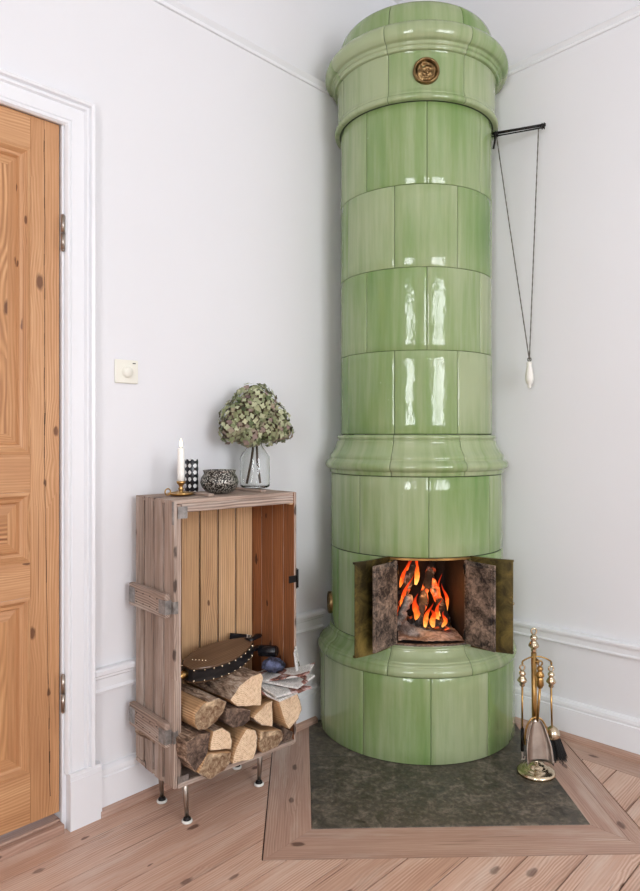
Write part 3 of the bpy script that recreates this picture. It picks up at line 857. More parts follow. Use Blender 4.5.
burnt(Q(.20, -.112, .455), Q(.13, -.035, .70), .024, 'charred log leaning left to right against the firebox back, white ash on it', M['ember'])
burnt(Q(.255, -.035, .468), Q(.10, .055, .69), .021, 'glowing log leaning upright in the middle of the fire', M['ember'])
burnt(Q(.19, .10, .460), Q(.12, .03, .655), .020, 'charred log leaning at the right side of the fire', M['ember'])
burnt(Q(.235, .095, .462), Q(.185, -.06, .475), .022, 'charred log lying flat across the embers', M['ember'])
burnt(Q(.225, -.108, .462), Q(.20, -.055, .575), .021, 'short pale ash-covered log standing at the left of the fire', M['ash'])
def flame(c, hgt, r, lean, nm='flame', parent=None):
    c = Vector(c); pts = []; rr = []; n = 12
    ph = random.uniform(0, 6)
    for k in range(n+1):
        t = k/n; pts.append(c+Vector((0, 0, hgt*t))+S_*(lean*t+.012*sin(t*6+ph)*t)+F_*(.008*sin(t*5+ph*2)))
        rr.append(max(.0004, r*(sin(pi*min(1, t*1.35+.12))**.8 if t < .5 else (1-t)**.9*1.75)*1.0))
    mb = MB(); b0 = 0; mb.tube(pts, rr, M['flame'], 12, True, .55)
    # v runs up the flame
    for fi, f in enumerate(mb.f):
        mb.uv[fi] = [((mb.v[j][0]+mb.v[j][1])*3, (mb.v[j][2]-c.z)/hgt) for j in f]
    return mb
fz = zf+.02
fl = MB()
for args in ((.235, -.030, .465, .125, .021, -.004), (.23, .000, .455, .10, .014, .02), (.24, .030, .460, .075, .013, -.006), (.21, .050, .46, .11, .012, .012), (.20, -.095, .50, .16, .012, .045), (.17, -.085, .58, .13, .013, .02), (.15, .075, .48, .17, .013, .0), (.16, .10, .49, .12, .011, -.01), (.15, -.05, .62, .10, .018, .01), (.25, .065, .462, .06, .010, .012), (.12, -.02, .60, .13, .015, .02)):
    f, s, z0, hh, r, ln_ = args; m2 = flame(Q(f, s, z0), hh, r, ln_)
    fl.add(m2.v, m2.f, M['flame'], m2.uv, True)
ob = fl.build('fire_flames', base=Q(.2, 0, .46), label='orange flames rising among the burning logs in the stove', cat='fire', recalc=False); ob['kind'] = 'stuff'
L = bpy.data.lights.new('fire_glow', 'POINT'); L.energy = .8; L.color = (1, .38, .10); L.shadow_soft_size = .03
lo_ = bpy.data.objects.new('fire_glow', L); lo_.location = Q(.24, .01, .60); COL.objects.link(lo_)

# ------------------------------------------------------------------ damper pull
r0 = Vector((.582, -.122, 2.449)); r1 = Vector((.768, -.046, 2.452))
dp = thing('damper_pull', tuple(r0), 'black iron damper arm with looped cord and white porcelain drop right of the stove', 'damper pull')
rd = (r1-r0).normalized()
mb = MB(); mb.tube([r0-rd*.02+Vector((0, 0, 0)), r0+rd*.1, r1+rd*.01], [.0062, .0052, .0062], M['iron'], 12)
mb.tube([r0-Vector((0, 0, .012)), r1-Vector((0, 0, .010))], .003, M['iron'], 8)
mb.build('arm', dp)
def ringt(c, R_, r, mat, nrm, mb, n=18, a0=0, a1=360):
    q_ = Vector(nrm).to_track_quat('Z', 'Y').to_matrix(); pts = []
    for k in range(n+1):
        a = radians(a0+(a1-a0)*k/n); pts.append(Vector(c)+q_ @ Vector((R_*cos(a), R_*sin(a), 0)))
    mb.tube(pts, r, mat, 8, a1-a0 < 360)
for p in (r0+rd*.018, r1):
    mb = MB(); Rm = rd.to_track_quat('Z', 'Y').to_matrix()
    mb.lathe([(.0001, -.006), (.013, -.006), (.013, -.003), (.008, 0), (.013, .003), (.013, .006), (.0001, .006)], p-Vector((0, 0, .004)), M['iron'], 20, True, Rm)
    mb.build('pulley', dp)
# bent hook against the tiles
mb = MB(); hk = []
for k in range(9):
    t = k/8; th = 84-t*5.5; hk.append(Vector(spol(th-6.5, RS+.006+.006*sin(pi*t), 2.45-.075*t**1.4)))
mb.tube([r0-rd*.004]+hk, .0045, M['iron'], 8); mb.build('hook', dp)
cb = r0+(r1-r0)*.735; cb.z = 1.508
for a in (r0+rd*.018, r1-rd*.018):
    mb = MB(); pts = []
    for k in range(61):
        t = k/60; p = a.lerp(cb, t)-Vector((0, 0, .012*(1-t))); p.z -= .004*sin(pi*t); pts.append(p)
    mb.tube(pts, [(.0019 if k % 2 else .0026) for k in range(61)], M['cord'], 8); mb.build('cord', dp)
mb = MB(); mb.lathe([(.0001, -.115), (.006, -.113), (.008, -.106), (.006, -.098), (.013, -.094), (.0165, -.080), (.0165, -.060), (.012, -.035), (.0095, -.018), (.012, -.012), (.008, -.006), (.0001, -.004)], tuple(cb), M['ceramic'], 24); mb.build('handle', dp, label='white porcelain drop handle')
mb = MB(); ringt(cb+Vector((0, 0, .003)), .007, .0018, M['iron'], IMY, mb); mb.build('ring', dp)

# ------------------------------------------------------------------ fire tool stand
TB = Vector((.893, -.368, .002))
ts = thing('fire_tool_stand', tuple(TB), 'brass fireside companion stand on the hearth right of the green stove', 'fire tool stand')
T = lambda u, d, z: TB+IMX*u+IMY*d+Vector((0, 0, z))
mb = MB()
for pr in ([(.062, .0), (.066, .004), (.066, .010), (.062, .015), (.050, .018)], [(.050, .018), (.047, .0185), (.044, .024), (.036, .026)], [(.036, .026), (.033, .0262), (.031, .034), (.022, .040), (.012, .043)], [(.012, .043), (.010, .05), (.008, .06)]): mb.lathe(pr, tuple(TB), M['brass_pale'], 48)
mb.build('base', ts)
mb = MB(); mb.tube([T(-.004, 0, .05), T(-.008, 0, .43)], .0095, M['brass'], 16); 
for zz in (.065, .40): mb.ball(T(0, 0, zz), .012, M['brass'], 14, 8, (1, 1, .7))
mb.build('post', ts)
def finial(mb, c, s=1.0, mat=None):
    """figured handle: twisted figure body with a ring on top"""
    mat = mat or M['brass_pale']; c = Vector(c)
    mb.lathe([(.0001, 0), (.006*s, .001*s), (.010*s, .006*s), (.008*s, .012*s), (.014*s, .018*s), (.017*s, .026*s), (.013*s, .034*s), (.008*s, .040*s), (.012*s, .047*s), (.011*s, .055*s), (.006*s, .061*s), (.0001, .063*s)], tuple(c), mat, 14)
    for k in range(5):
        a = k*2*pi/5; mb.ball(c+Vector((cos(a)*.013*s, sin(a)*.013*s, .024*s)), .0055*s, mat, 8, 5)
        mb.ball(c+Vector((cos(a+.6)*.009*s, sin(a+.6)*.009*s, .048*s)), .0045*s, mat, 8, 5)
    ringt(c+Vector((0, 0, .072*s)), .009*s, .0032*s, mat, IMY, mb, 16, -60, 250)
mb = MB(); finial(mb, T(-.008, 0, .430), 1.05); mb.build('finial', ts)
mb = MB()
pts = [T(-.051+.102*k/12, -.006, .40+.018*(1-((k-6)/6)**2)+.0) for k in range(13)]
mb.tube(pts, .0028, M['brass'], 8)
for sg in (-1, 1): ringt(T(sg*.051, -.008, .394), .006, .002, M['brass'], IMX, mb)
mb.tube([T(0, -.0, .41), T(.0, -.028, .408), T(.0, -.032, .402)], .0025, M['brass'], 8)
mb.build('hanger', ts)
# poker
g3 = 'fire tools hanging on the brass stand'
b0 = T(-.052, -.010, .058); tl = thing('poker', tuple(b0), 'thin poker with hooked tip, leftmost tool hanging on the brass stand', 'poker', g3)
mb = MB(); finial(mb, T(-.052, -.010, .312), .95); mb.build('handle', tl)
mb = MB(); mb.tube([T(-.052, -.010, .315), T(-.052, -.010, .16)], .0035, M['brass'], 10); mb.tube([T(-.052, -.010, .165), T(-.052, -.011, .085)], .006, M['iron'], 10)
mb.tube([T(-.052, -.011, .088), T(-.052, -.012, .070), T(-.055, -.016, .058), T(-.047, -.018, .060), T(-.044, -.018, .070)], [.0045, .004, .0035, .003, .002], M['steel'], 8); mb.build('rod', tl)
# shovel
b0 = T(0, -.032, .04); tl = thing('fire_shovel', tuple(b0), 'brass fire shovel with arched blade, hanging in the middle of the stand', 'shovel', g3)
mb = MB(); finial(mb, T(.003, -.034, .340), .88, M['brass']); mb.lathe([(.0001, 0), (.008, .002), (.013, .012), (.012, .03), (.008, .048), (.0001, .052)], T(.003, -.034, .315), M['brass'], 14); mb.build('handle', tl)
mb = MB(); mb.tube([T(.003, -.034, .325), T(-.006, -.034, .2)], .0045, M['brass'], 10); mb.build('rod', tl)
mb = MB(); V = []; nu, nv = 14, 16
for th_ in (0, .0025):
    for j in range(nv+1):
        v = j/nv; z = .206-.135*v; w = .012+.030*min(1, (v*1.5))**.6+.004*v
        for i in range(nu+1):
            u = -1+2*i/nu; edge = abs(u)**4
            V.append(T(-.010+u*w+v*.004, -.032-th_-.018*edge*(.5+.5*v)-.02*v, z-.010*(u*u)*(v > .9)))
F = []; K = (nv+1)*(nu+1)
for L_ in (0, 1):
    for j in range(nv):
        for i in range(nu): F.append([L_*K+j*(nu+1)+i, L_*K+j*(nu+1)+i+1, L_*K+(j+1)*(nu+1)+i+1, L_*K+(j+1)*(nu+1)+i])
for j in range(nv):
    for i in (0, nu): F.append([j*(nu+1)+i, (j+1)*(nu+1)+i, K+(j+1)*(nu+1)+i, K+j*(nu+1)+i])
for i in range(nu):
    for j in (0, nv): F.append([j*(nu+1)+i, j*(nu+1)+i+1, K+j*(nu+1)+i+1, K+j*(nu+1)+i])
mb.add(V, F, M['steel'], None, True); mb.build('blade', tl)
mb = MB(); pts = []
for k in range(21):
    a = pi*k/20; pts.append(T(-.010-.040*cos(a), -.030+(-.004)*abs(cos(a)), .125+.088*sin(a)**.8 if 0 < k < 20 else .118))
mb.tube(pts, .0035, M['brass'], 8); mb.build('hood', tl)
# brush
b0 = T(.050, -.010, .05); tl = thing('hearth_brush', tuple(b0), 'hearth brush with black bristles and brass cap, rightmost tool on the stand', 'brush', g3)
mb = MB(); finial(mb, T(.050, -.010, .308), .95); mb.build('handle', tl)
mb = MB(); mb.tube([T(.050, -.010, .31), T(.053, -.010, .165)], .0035, M['brass'], 10); mb.build('rod', tl)
mb = MB(); ax = (IMX*.12+Vector((0, 0, -1))).normalized().to_track_quat('Z', 'Y').to_matrix()
cc = T(.053, -.010, .172)
mb.lathe([(.0001, -.002), (.008, 0), (.017, .008), (.023, .018), (.0245, .030), (.023, .040), (.0001, .041)], cc, M['brass_pale'], 28, True, ax); mb.build('cap', tl)
mb = MB(); 
for k in range(190):
    a = random.uniform(0, 2*pi); rr = .021*sqrt(random.random()); p = cc+ax @ Vector((rr*cos(a), rr*sin(a), .038))
    e_ = cc+ax @ Vector((rr*cos(a)*1.45, rr*sin(a)*1.45, .118+random.uniform(-.008, .006)))+IMX*.012
    mb.tube([p, p.lerp(e_, .5), e_], [.0022, .0018, .0008], M['bristle'], 4, False)
mb.build('bristles', tl, recalc=False)

# ------------------------------------------------------------------ crate
X0, X1, Y0, Y1, Z0, Z1 = .036, .285, -1.476, -1.002, .144, 1.010
cr = thing('wooden_crate', ((X0+X1)/2, (Y0+Y1)/2, 0), 'weathered slatted wooden crate on metal legs standing upright as a firewood shelf', 'crate')
t = .011
nsl = 4; wv = (X1-X0+.004)/nsl
for k in range(nsl):
    mb = MB(); a = X0+k*wv; j = random.uniform(-.004, .004)
    mb.box((a+.002, Y0, Z0+j+(.018 if k == 0 else 0)), (a+wv-(.0115 if k < 3 else .0035), Y0+t, Z1+j*.5-.004), M['crate_out'], 2); mb.build('side_slat', cr, bevel=.002)
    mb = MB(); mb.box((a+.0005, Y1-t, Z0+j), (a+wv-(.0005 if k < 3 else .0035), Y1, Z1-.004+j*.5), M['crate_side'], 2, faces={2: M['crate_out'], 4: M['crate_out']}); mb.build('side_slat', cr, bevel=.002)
nb = 6; wv = (Y1-Y0-2*t)/nb
for k in range(nb):
    mb = MB(); a = Y0+t+k*wv; mb.box((X0, a+.0035, Z0+.005), (X0+.010, a+wv-.0035, Z1-.016), M['crate_in'], 2); mb.build('back_slat', cr, bevel=.0015)
for k in range(3):
    w3 = (X1-X0)/3; a = X0+k*w3
    for z0, nm in ((Z1-.014, 'top_board'), (Z0+.002, 'bottom_board')):
        mb = MB(); mb.box((a+.002, Y0+(t if k else 0)*0+.0005, z0), (a+w3-.004, Y1-.0005, z0+.012), M['crate_out'], 1); 
        mb.box((a+.002, Y0+t+.001, z0), (a+w3-.004, Y1-t-.001, z0+.012), M['crate_out'], 1) if False else None
        o_ = mb.build(nm, cr, bevel=.0015)
# corner posts inside and front rails
for y0 in (Y0+t+.0005, Y1-t-.0165):
    for x0 in (X1-.022, X0+.011):
        mb = MB(); mb.box((x0, y0, Z1-.045 if x0 > .2 and y0 > -1.2 else Z0+.016), (x0+.018, y0+.016, Z1-.016), M['crate_out'] if y0 < -1.2 else M['crate_in'], 2)
        if not (x0 < .2): mb.build('corner_block', cr, bevel=.0015)
mb = MB(); mb.box((X1-.012, Y0+t+.017, Z1-.040), (X1-.001, Y1-t-.001, Z1-.0145), M['crate_out'], 1); mb.build('front_rail', cr, bevel=.0015)
mb = MB(); mb.box((X1-.002, Y0+t+.001, Z0+.001), (X1+.004, Y1-t-.001, Z0+.0155), M['crate_out'], 1); mb.build('front_rail', cr, bevel=.0015)
# cleats on top
for y0, x0, x1 in ((-1.33, .045, .245), (-1.115, .05, .235)):
    mb = MB(); mb.box((x0, y0, Z1-.0015), (x1, y0+.022, Z1+.007), M['crate_out'], 0); mb.build('cleat', cr, bevel=.002)
# battens outside the left side with tin straps
for z0 in (.655, .268):
    mb = MB(); mb.box((X0-.004, Y0-.021, z0), (X1-.016, Y0-.0005, z0+.072), M['crate_out'], 0); b_ = mb.build('batten', cr, bevel=.004)
    mb = MB(); mb.box((X1-.052, Y0-.0225, z0+.012), (X1-.014, Y0-.0205, z0+.054), M['zinc']); mb.box((X1-.0145, Y0-.0225, z0+.012), (X1-.0125, Y0-.001, z0+.054), M['zinc'])
    mb.box((X1-.0145, Y0-.0022, z0+.014), (X1+.002, Y0-.0004, z0+.050), M['zinc']); mb.box((X1+.0006, Y0-.002, z0+.014), (X1+.0022, Y0+.014, z0+.050), M['zinc'])
    mb.build('strap', b_)
    mb = MB(); mb.box((X0-.001, Y0-.0225, z0+.012), (X0+.040, Y0-.0205, z0+.060), M['zinc']); mb.build('strap', b_, bevel=.0006)
    mb = MB()
    for k in range(4):
        for zz in (.02, .052):
            mb = MB(); mb.ball((X0+.05+k*.045, Y0-.021, z0+zz), .0022, M['iron'], 8, 5); mb.build('nail', b_)
# tin corner plates
mb = MB(); mb.box((X1+.0003, Y0+.013, Z1-.058), (X1+.0015, Y0+.046, Z1-.022), M['zinc']); mb.build('corner_plate', cr)
mb = MB(); mb.box((X1+.0003, Y0+.013, Z0+.004), (X1+.0015, Y0+.050, Z0+.034), M['zinc']); mb.build('corner_plate', cr)
mb = MB(); mb.box((X1-.03, Y1+.0003, .675), (X1+.002, Y1+.0025, .745), M['iron']); mb.box((X1+.0003, Y1-.034, .698), (X1+.002, Y1+.0025, .722), M['iron'])
mb.tube([(X1+.004, Y1+.001, .68), (X1+.004, Y1+.001, .742)], .0045, M['iron'], 10); mb.build('hinge_plate', cr)
mb = MB(); mb.box((X1-.010, Y0-.0015, Z1-.075), (X1+.0012, Y0+.0002, Z1-.006), M['zinc']); mb.build('corner_plate', cr)
TH = radians(-5)
cc_ = Vector(((X0+X1)/2, (Y0+Y1)/2, 0)); fl0 = Vector((X1, Y0, 0))
new_c = fl0-Matrix.Rotation(TH, 3, 'Z') @ (fl0-cc_)
def unrot(x, y):
    p = Matrix.Rotation(-TH, 3, 'Z') @ (Vector((x, y, 0))-new_c)+cc_; return p.x, p.y
for lx, ly, dx, dy in ((.241, -1.397, -.006, -.006), (.235, -1.095, -.004, .010), (.085, -1.385, 0, -.006), (.087, -1.07, 0, .012)):
    lx, ly = unrot(lx, ly)
    mb = MB(); mb.tube([(lx+dx, ly+dy, Z0+.002), (lx+dx*.5, ly+dy*.5, .07), (lx, ly, .010)], [.010, .0085, .0065], M['steel'], 16); 
    mb.lathe([(.0001, .0), (.022, 0), (.022, .003), (.010, .004)], (lx+dx, ly+dy, Z0-.003), M['steel'], 20)
    o_ = mb.build('leg', cr)
    mb = MB(); mb.lathe([(.0001, 0), (.016, 0), (.0175, .003), (.0165, .007), (.010, .0085)], (lx, ly, .0005), M['white_enamel'], 24); mb.lathe([(.013, .007), (.011, .014), (.0065, .018)], (lx, ly, .0005), M['iron'], 20); mb.build('foot', o_, label='white rimmed round foot')
cr.location = new_c; cr.rotation_euler = (0, 0, TH)

# ------------------------------------------------------------------ firewood in the crate
def firewood(poly, length, lab, bark_edges, xface=.335, face='endgrain', yaw=0., mats=None, grp='split firewood in the crate'):
    """poly: outline of the front end in (y,z); runs back towards the wall"""
    n = len(poly); cy = sum(p[0] for p in poly)/n; cz = sum(p[1] for p in poly)/n
    # refine the outline
    poly = [(p[0], max(p[1], .162)) for p in poly]
    P = []; tag = []
    for i in range(n):
        a, b_ = poly[i], poly[(i+1) % n]; m_ = max(1, int(math.dist(a, b_)/.009))
        for k in range(m_): P.append((a[0]+(b_[0]-a[0])*k/m_, a[1]+(b_[1]-a[1])*k/m_)); tag.append(i in bark_edges)
    N_ = len(P); K = 16; seed = random.uniform(0, 90)
    mb = MB(); mk = MB(); V = []
    for k in range(K+1):
        t_ = k/K; sc = .975-.05*t_
        for i, (y, z) in enumerate(P):
            dd = .0035*noise.noise((y*40+seed, z*40, t_*4)) + .002*noise.noise((y*150, z*150+seed, t_*14))
            fx = xface-length*t_+(.006*noise.noise((y*30, z*30, seed)) if k in (0, K) else 0)
            V.append((fx, cy+(y-cy)*(sc+dd*9)+yaw*t_*length, cz+(z-cz)*(sc+dd*9)))
    acc = [0]
    for i in range(N_): acc.append(acc[-1]+math.dist(P[i], P[(i+1) % N_]))
    o = random.uniform(0, 40)
    for i in range(N_):
        tgt, mt = (mk, M['bark']) if tag[i] else (mb, M[mats or 'split'])
        vs = []; fs_ = []; us = []
        for k in range(K+1):
            for q in (i, (i+1) % N_):
                p = Vector(V[k*N_+q])
                if tag[i]:
                    r_ = Vector((0, p.y-cy-yaw*k/K*length, p.z-cz)).normalized(); lump = .0022+.0022*noise.noise((p.x*60, p.y*60, p.z*60+seed)); p = p+r_*lump
                vs.append(p)
        for k in range(K): fs_.append([2*k, 2*k+1, 2*k+3, 2*k+2]); us.append([(length*k/K+o, acc[i]+o), (length*k/K+o, acc[i+1]+o), (length*(k+1)/K+o, acc[i+1]+o), (length*(k+1)/K+o, acc[i]+o)])
        tgt.add(vs, fs_, mt, us, True)
        if tag[i]:  # bark edge thickness on the ends
            for k in (0, K):
                a, b_ = Vector(V[k*N_+i]), Vector(V[k*N_+(i+1) % N_]); mk.add([a, b_, vs[2*k+1], vs[2*k]], [[0, 1, 2, 3]], M['bark'])
    cx_ = (sum(V[i][0] for i in range(N_))/N_, cy, cz)
    for k, nm in ((0, face), (K, 'endgrain')):
        c = Vector((sum(V[k*N_+i][0] for i in range(N_))/N_, cy+(yaw*length if k else 0), cz))
        vs = [c]+[V[k*N_+i] for i in range(N_)]
        ff_ = [[0, 1+i, 1+(i+1) % N_] for i in range(N_)]
        mb.add(vs, ff_, M[nm], [[((vs[j][1]-cy)+.02, (vs[j][2]-cz)-.03) for j in f] for f in ff_], False)
    ob = mb.build('firewood_log', base=(xface-length/2, cy, cz), label=lab, cat='firewood', group=grp, recalc=True)
    for p_ in ob.data.polygons: p_.use_smooth = p_.material_index == 0 and p_.use_smooth
    if any(tag): mk.build('bark', ob, recalc=False)
    return ob
def ZP(pts, xf):
    """measurements of the end faces, turned into metres on the plane x=xf"""
    out = []
    for u, v in pts:
        px, py = 160+u/4.267, 630+v/4.267
        d = ((px-320)/677.763, 1.0); rx = d[0]*cos(A)-d[1]*sin(A); ry = d[0]*sin(A)+d[1]*cos(A); rz = -(py-436.219)/677.763
        tt = (xf-CAM[0])/rx; out.append((CAM[1]+tt*ry, 1.2+tt*rz))
    return out
LOGS = [
 ([(148,400),(150,360),(175,325),(205,308),(250,292),(283,308),(272,350),(242,388),(195,425),(165,428)], (3,4), 'thick split log with ragged end under the bellows at the left', 'endrough', 'split', .34),
 ([(430,185),(440,200),(428,322),(332,327),(300,300),(340,240),(390,195)], (4,5,6), 'log with rough grey bark and a pale triangular end, under the bellows', 'endgrain', 'split', .335),
 ([(500,262),(540,250),(578,262),(594,300),(602,340),(590,378),(555,424),(535,400),(518,340)], (0,1,2,3,4,5), 'log at the far right of the pile with a large clean pale end', 'endgrain', 'split', .35),
 ([(398,375),(440,325),(480,300),(482,412),(430,403)], (3,4), 'small wedge log with triangular end beside the large pale one', 'endgrain', 'split', .33),
 ([(285,338),(335,335),(388,345),(385,385),(352,412),(312,418),(282,398)], (0,1), 'dark log end in the middle of the pile', 'enddark', 'split_dark', .325),
 ([(112,482),(160,445),(218,440),(208,510),(182,572),(150,606),(118,560)], (0,1,5,6), 'dark weathered log at the lower left of the pile', 'enddark', 'split', .34),
 ([(228,432),(265,418),(298,440),(306,470),(303,508),(212,514)], (0,1,2,3), 'quarter-round pale log end left of centre in the pile', 'endgrain', 'split', .335),
 ([(190,548),(215,528),(303,522),(300,562),(270,600),(215,638),(162,612)], (3,4,5), 'broad ragged log end lowest at the left of the pile', 'endrough', 'split', .34),
 ([(372,420),(400,425),(414,450),(412,500),(397,570),(307,572),(325,500)], (1,2,3), 'pale half-moon log end at the bottom centre of the pile', 'endgrain', 'split', .335),
 ([(430,432),(515,425),(524,470),(500,510),(440,545),(424,500)], (1,2), 'pale log end with a knot at the bottom right of the pile', 'endrough', 'split', .33),
 ([(530,418),(566,436),(560,470),(530,486)], (1,2), 'thin bark-edged billet at the right edge of the pile', 'enddark', 'split_dark', .32),
]
for pts, be, lab, fc, mt, xf_ in LOGS:
    firewood(ZP(pts, xf_), xf_-.055, lab, be, xf_, fc, (-.04 if 'far right' in lab else 0), mt)

# ------------------------------------------------------------------ bellows
BC = Vector((.196, -1.238, .440))
bl = thing('fireplace_bellows', tuple(BC), 'black leather fireplace bellows with brown board and brass studs on the firewood', 'bellows')
tilt = Matrix.Rotation(radians(4), 3, 'X') @ Matrix.Rotation(radians(9), 3, 'Y') @ Matrix.Rotation(radians(3), 3, 'Z')
def BP(u, v, w): return BC+tilt @ Vector((-v, u, w))      # u along (towards the stove), v towards the wall
def half(u):    # half width of the pear outline
    t_ = (u+.140)/.28
    return .0155+.056*max(0, sin(pi*min(1, max(0, t_))**.95))**.75*(1-.18*t_)
us = [-.140+.28*k/30 for k in range(31)]
def pear(mb, w0, w1, mat, grow=0.):
    out = [(u, half(u)+grow) for u in us]+[(u, -half(u)-grow) for u in us[::-1]]
    n = len(out); V = [BP(u, v, w1) for u, v in out]+[BP(u, v, w0) for u, v in out]; o = random.uniform(0, 9)
    top = [[k, k+1, n-2-k, n-1-k] for k in range(30)]; bot = [[n+a for a in f][::-1] for f in top]
    side = [[k, n+k, n+(k+1) % n, (k+1) % n] for k in range(n)]
    F = top+bot+side; ouv = out+out
    mb.add(V, F, mat, [[(ouv[j][0]+o, ouv[j][1]+o) for j in f] for f in F])
mb = MB(); pear(mb, .036, .046, M['bellows_wood']); mb.build('top_board', bl, bevel=.002)
mb = MB(); pear(mb, -.006, .004, M['bellows_wood']); mb.build('bottom_board', bl, bevel=.002)
mb = MB(); out = [(u, half(u)) for u in us]+[(u, -half(u)) for u in us[::-1]]; n = len(out); V = []
lv = [(.004, .003), (.012, -.002), (.020, .004), (.028, -.002), (.036, .003)]
lv = [(.001, .0025)]+lv+[(.041, .0028)]
for w, gr_ in lv:
    for u, v in out: V.append(BP(u*(1+gr_*2), v+(gr_ if v > 0 else -gr_), w))
mb.add(V, [[a*n+k, a*n+(k+1) % n, (a+1)*n+(k+1) % n, (a+1)*n+k] for a in range(len(lv)-1) for k in range(n)], M['leather'], None, True); mb.build('leather', bl)
def stud(p, r):
    mb = MB(); mb.ball(p, r, M['brass_pale'], 8, 5); mb.build('stud', bl)
for k in range(0, 62, 3):
    u, v = out[k]; s_ = 1 if v > 0 else -1; stud(BP(u, v+.0035*s_, .039), .0036); stud(BP(u, v+.0035*s_, .003), .0036)
for k in range(5): stud(BP(-.100+.007*k, .016-.008*k, .0465), .0030)
mb = MB(); mb.tube([BP(-.132, 0, .02), BP(-.158, 0, .018), BP(-.182, 0, .016)], [.016, .011, .006], M['brass'], 14); mb.build('nozzle', bl)
for w in (.043, -.001):
    mb = MB(); mb.tube([BP(.126, 0, w), BP(.150, 0, w), BP(.178, 0, w+.002), BP(.190, 0, w+.002)], [.017, .012, .015, .010], M['black_gloss'], 14, True, .55); mb.build('handle', bl, label='black grip')

# ------------------------------------------------------------------ newspapers and things on the wood
def sheet(mb, c, w, l, th, yaw, sag, mat, tiltx=0, lift=0):
    """folded newspaper: rounded fold on one long side"""
    c = Vector(c); R_ = Matrix.Rotation(yaw, 3, 'Z') @ Matrix.Rotation(tiltx, 3, 'Y'); n = 12; prof = []
    o = random.uniform(0, 20)
    V = []; U = []
    for i in range(n+1):
        x = -l/2+l*i/n
        for y, z in ((-w/2, 0), (-w/2-.002, th*.5), (-w/2, th), (w/2, th), (w/2+.0, th*.5), (w/2, 0)):
            zz = z-sag*((i/n)**2.2)+.003*noise.noise((x*20, y*20, o))
            V.append(c+R_ @ Vector((x, y, zz))); U.append((x+o, y+z+o))
    F = [[i*6+j, i*6+(j+1) % 6, (i+1)*6+(j+1) % 6, (i+1)*6+j] for i in range(n) for j in range(6)]+[[5, 4, 3, 2, 1, 0], [n*6+j for j in range(6)]]
    mb.add(V, F, mat, [[U[j] for j in f] for f in F])
mb = MB()
gN = 'newspapers piled on the firewood'
for k, (c, w, l, th, yaw, sag, tx, lab) in enumerate((
    ((.300, -1.095, .362), .150, .20, .008, .10, .012, .02, 'folded newspaper lowest in the pile on the right of the firewood'),
    ((.318, -1.085, .374), .140, .20, .007, -.18, .010, .00, 'folded newspaper second from the bottom of the pile'),
    ((.330, -1.072, .385), .125, .18, .007, .30, .006, -.05, 'folded newspaper with printed pictures near the top of the pile'),
    ((.345, -1.062, .397), .100, .17, .006, .55, -.012, -.16, 'newspaper on top of the pile, curling up at its corner'))):
    mb = MB(); sheet(mb, c, w, l, th, yaw, sag, M['paper'], tx); mb.build('newspaper', base=c, bevel=.001, label=lab, cat='newspaper', group=gN)
# upright folded paper with a row of black bars, leaning at the right
mb = MB(); pc = Vector((.362, -1.020, .372)); Rm = Matrix.Rotation(radians(38), 3, 'Z')
def UP(a, b_, c_): return pc+Rm @ Vector((c_-b_*.16, a, b_))
V = [UP(a, b_, c_) for c_ in (0, -.006) for a, b_ in ((-.030, 0), (.034, -.004), (.036, .105), (-.016, .098))]
mb.add(V, [[0, 1, 2, 3], [7, 6, 5, 4], [0, 4, 5, 1], [1, 5, 6, 2], [2, 6, 7, 3], [3, 7, 4, 0]], M['paper'])
o_ = mb.build('magazine', base=tuple(pc), label='white magazine with black bars standing upright at the right end of the newspapers', cat='magazine', bevel=.001)
for k in range(5):
    mb = MB(); z_ = .014+k*.010; V = [UP(a, b_, .0012) for a, b_ in ((.002, z_), (.020, z_), (.020, z_+.0055), (.002, z_+.0055))]; mb.add(V, [[0, 1, 2, 3]], M['black_gloss']); mb.build('printed_bar', o_)
# dark blue crumpled packet
mb = MB(); pk = Vector((.285, -1.075, .420)); mb.ball(pk, .034, M['blue'], 22, 14, (1.0, 1.0, .62))
for i, p in enumerate(mb.v):
    d = .013*noise.noise(Vector(p)*44)+.007*noise.noise(Vector(p)*110); q = (Vector(p)-pk).normalized()*d; mb.v[i] = tuple(Vector(p)+q)
mb.build('crumpled_packet', base=tuple(pk), label='crumpled dark blue packet lying on the newspapers beside the bellows', cat='packet')
# striped box leaning at the back
mb = MB(); c = Vector((.115, -1.075, .478)); Rm = Matrix.Rotation(.5, 3, 'Z') @ Matrix.Rotation(-.35, 3, 'X')
bx_ = thing('matchbox', tuple(c), 'black and white striped matchbox behind the bellows against the crate back', 'box')
Rz = Rm
def bxr(mb, a, b_, m_): 
    mb.box((c.x+a[0], c.y+a[1], c.z+a[2]), (c.x+b_[0], c.y+b_[1], c.z+b_[2]), m_, 0, Rz, tuple(c))
mb = MB(); bxr(mb, (-.03, -.035, -.012), (.03, .035, .012), M['black_gloss']); mb.build('sleeve', bx_, bevel=.0015)
for k in range(2):
    mb = MB(); bxr(mb, (-.0305, -.022+k*.028, -.0125), (.0305, -.008+k*.028, .0125), M['plastic']); mb.build('stripe', bx_)
# black cylindrical torch
mb = MB(); a = Vector((.200, -1.062, .448)); b_ = Vector((.262, -1.036, .452))
mb.tube([a, a.lerp(b_, .05), a.lerp(b_, .93), b_], [.016, .020, .020, .017], M['black_gloss'], 24)
mb.build('black_tube', base=tuple((a+b_)/2), label='glossy black cylindrical case lying by the newspapers at the crate right side', cat='case', bevel=.001)

# ------------------------------------------------------------------ things on top of the crate
TZ = Z1+.0
def ZT(px, x):
    d = ((px-320)/677.763, 1.0); rx = d[0]*cos(A)-d[1]*sin(A); ry = d[0]*sin(A)+d[1]*cos(A); return CAM[1]+(x-CAM[0])/rx*ry
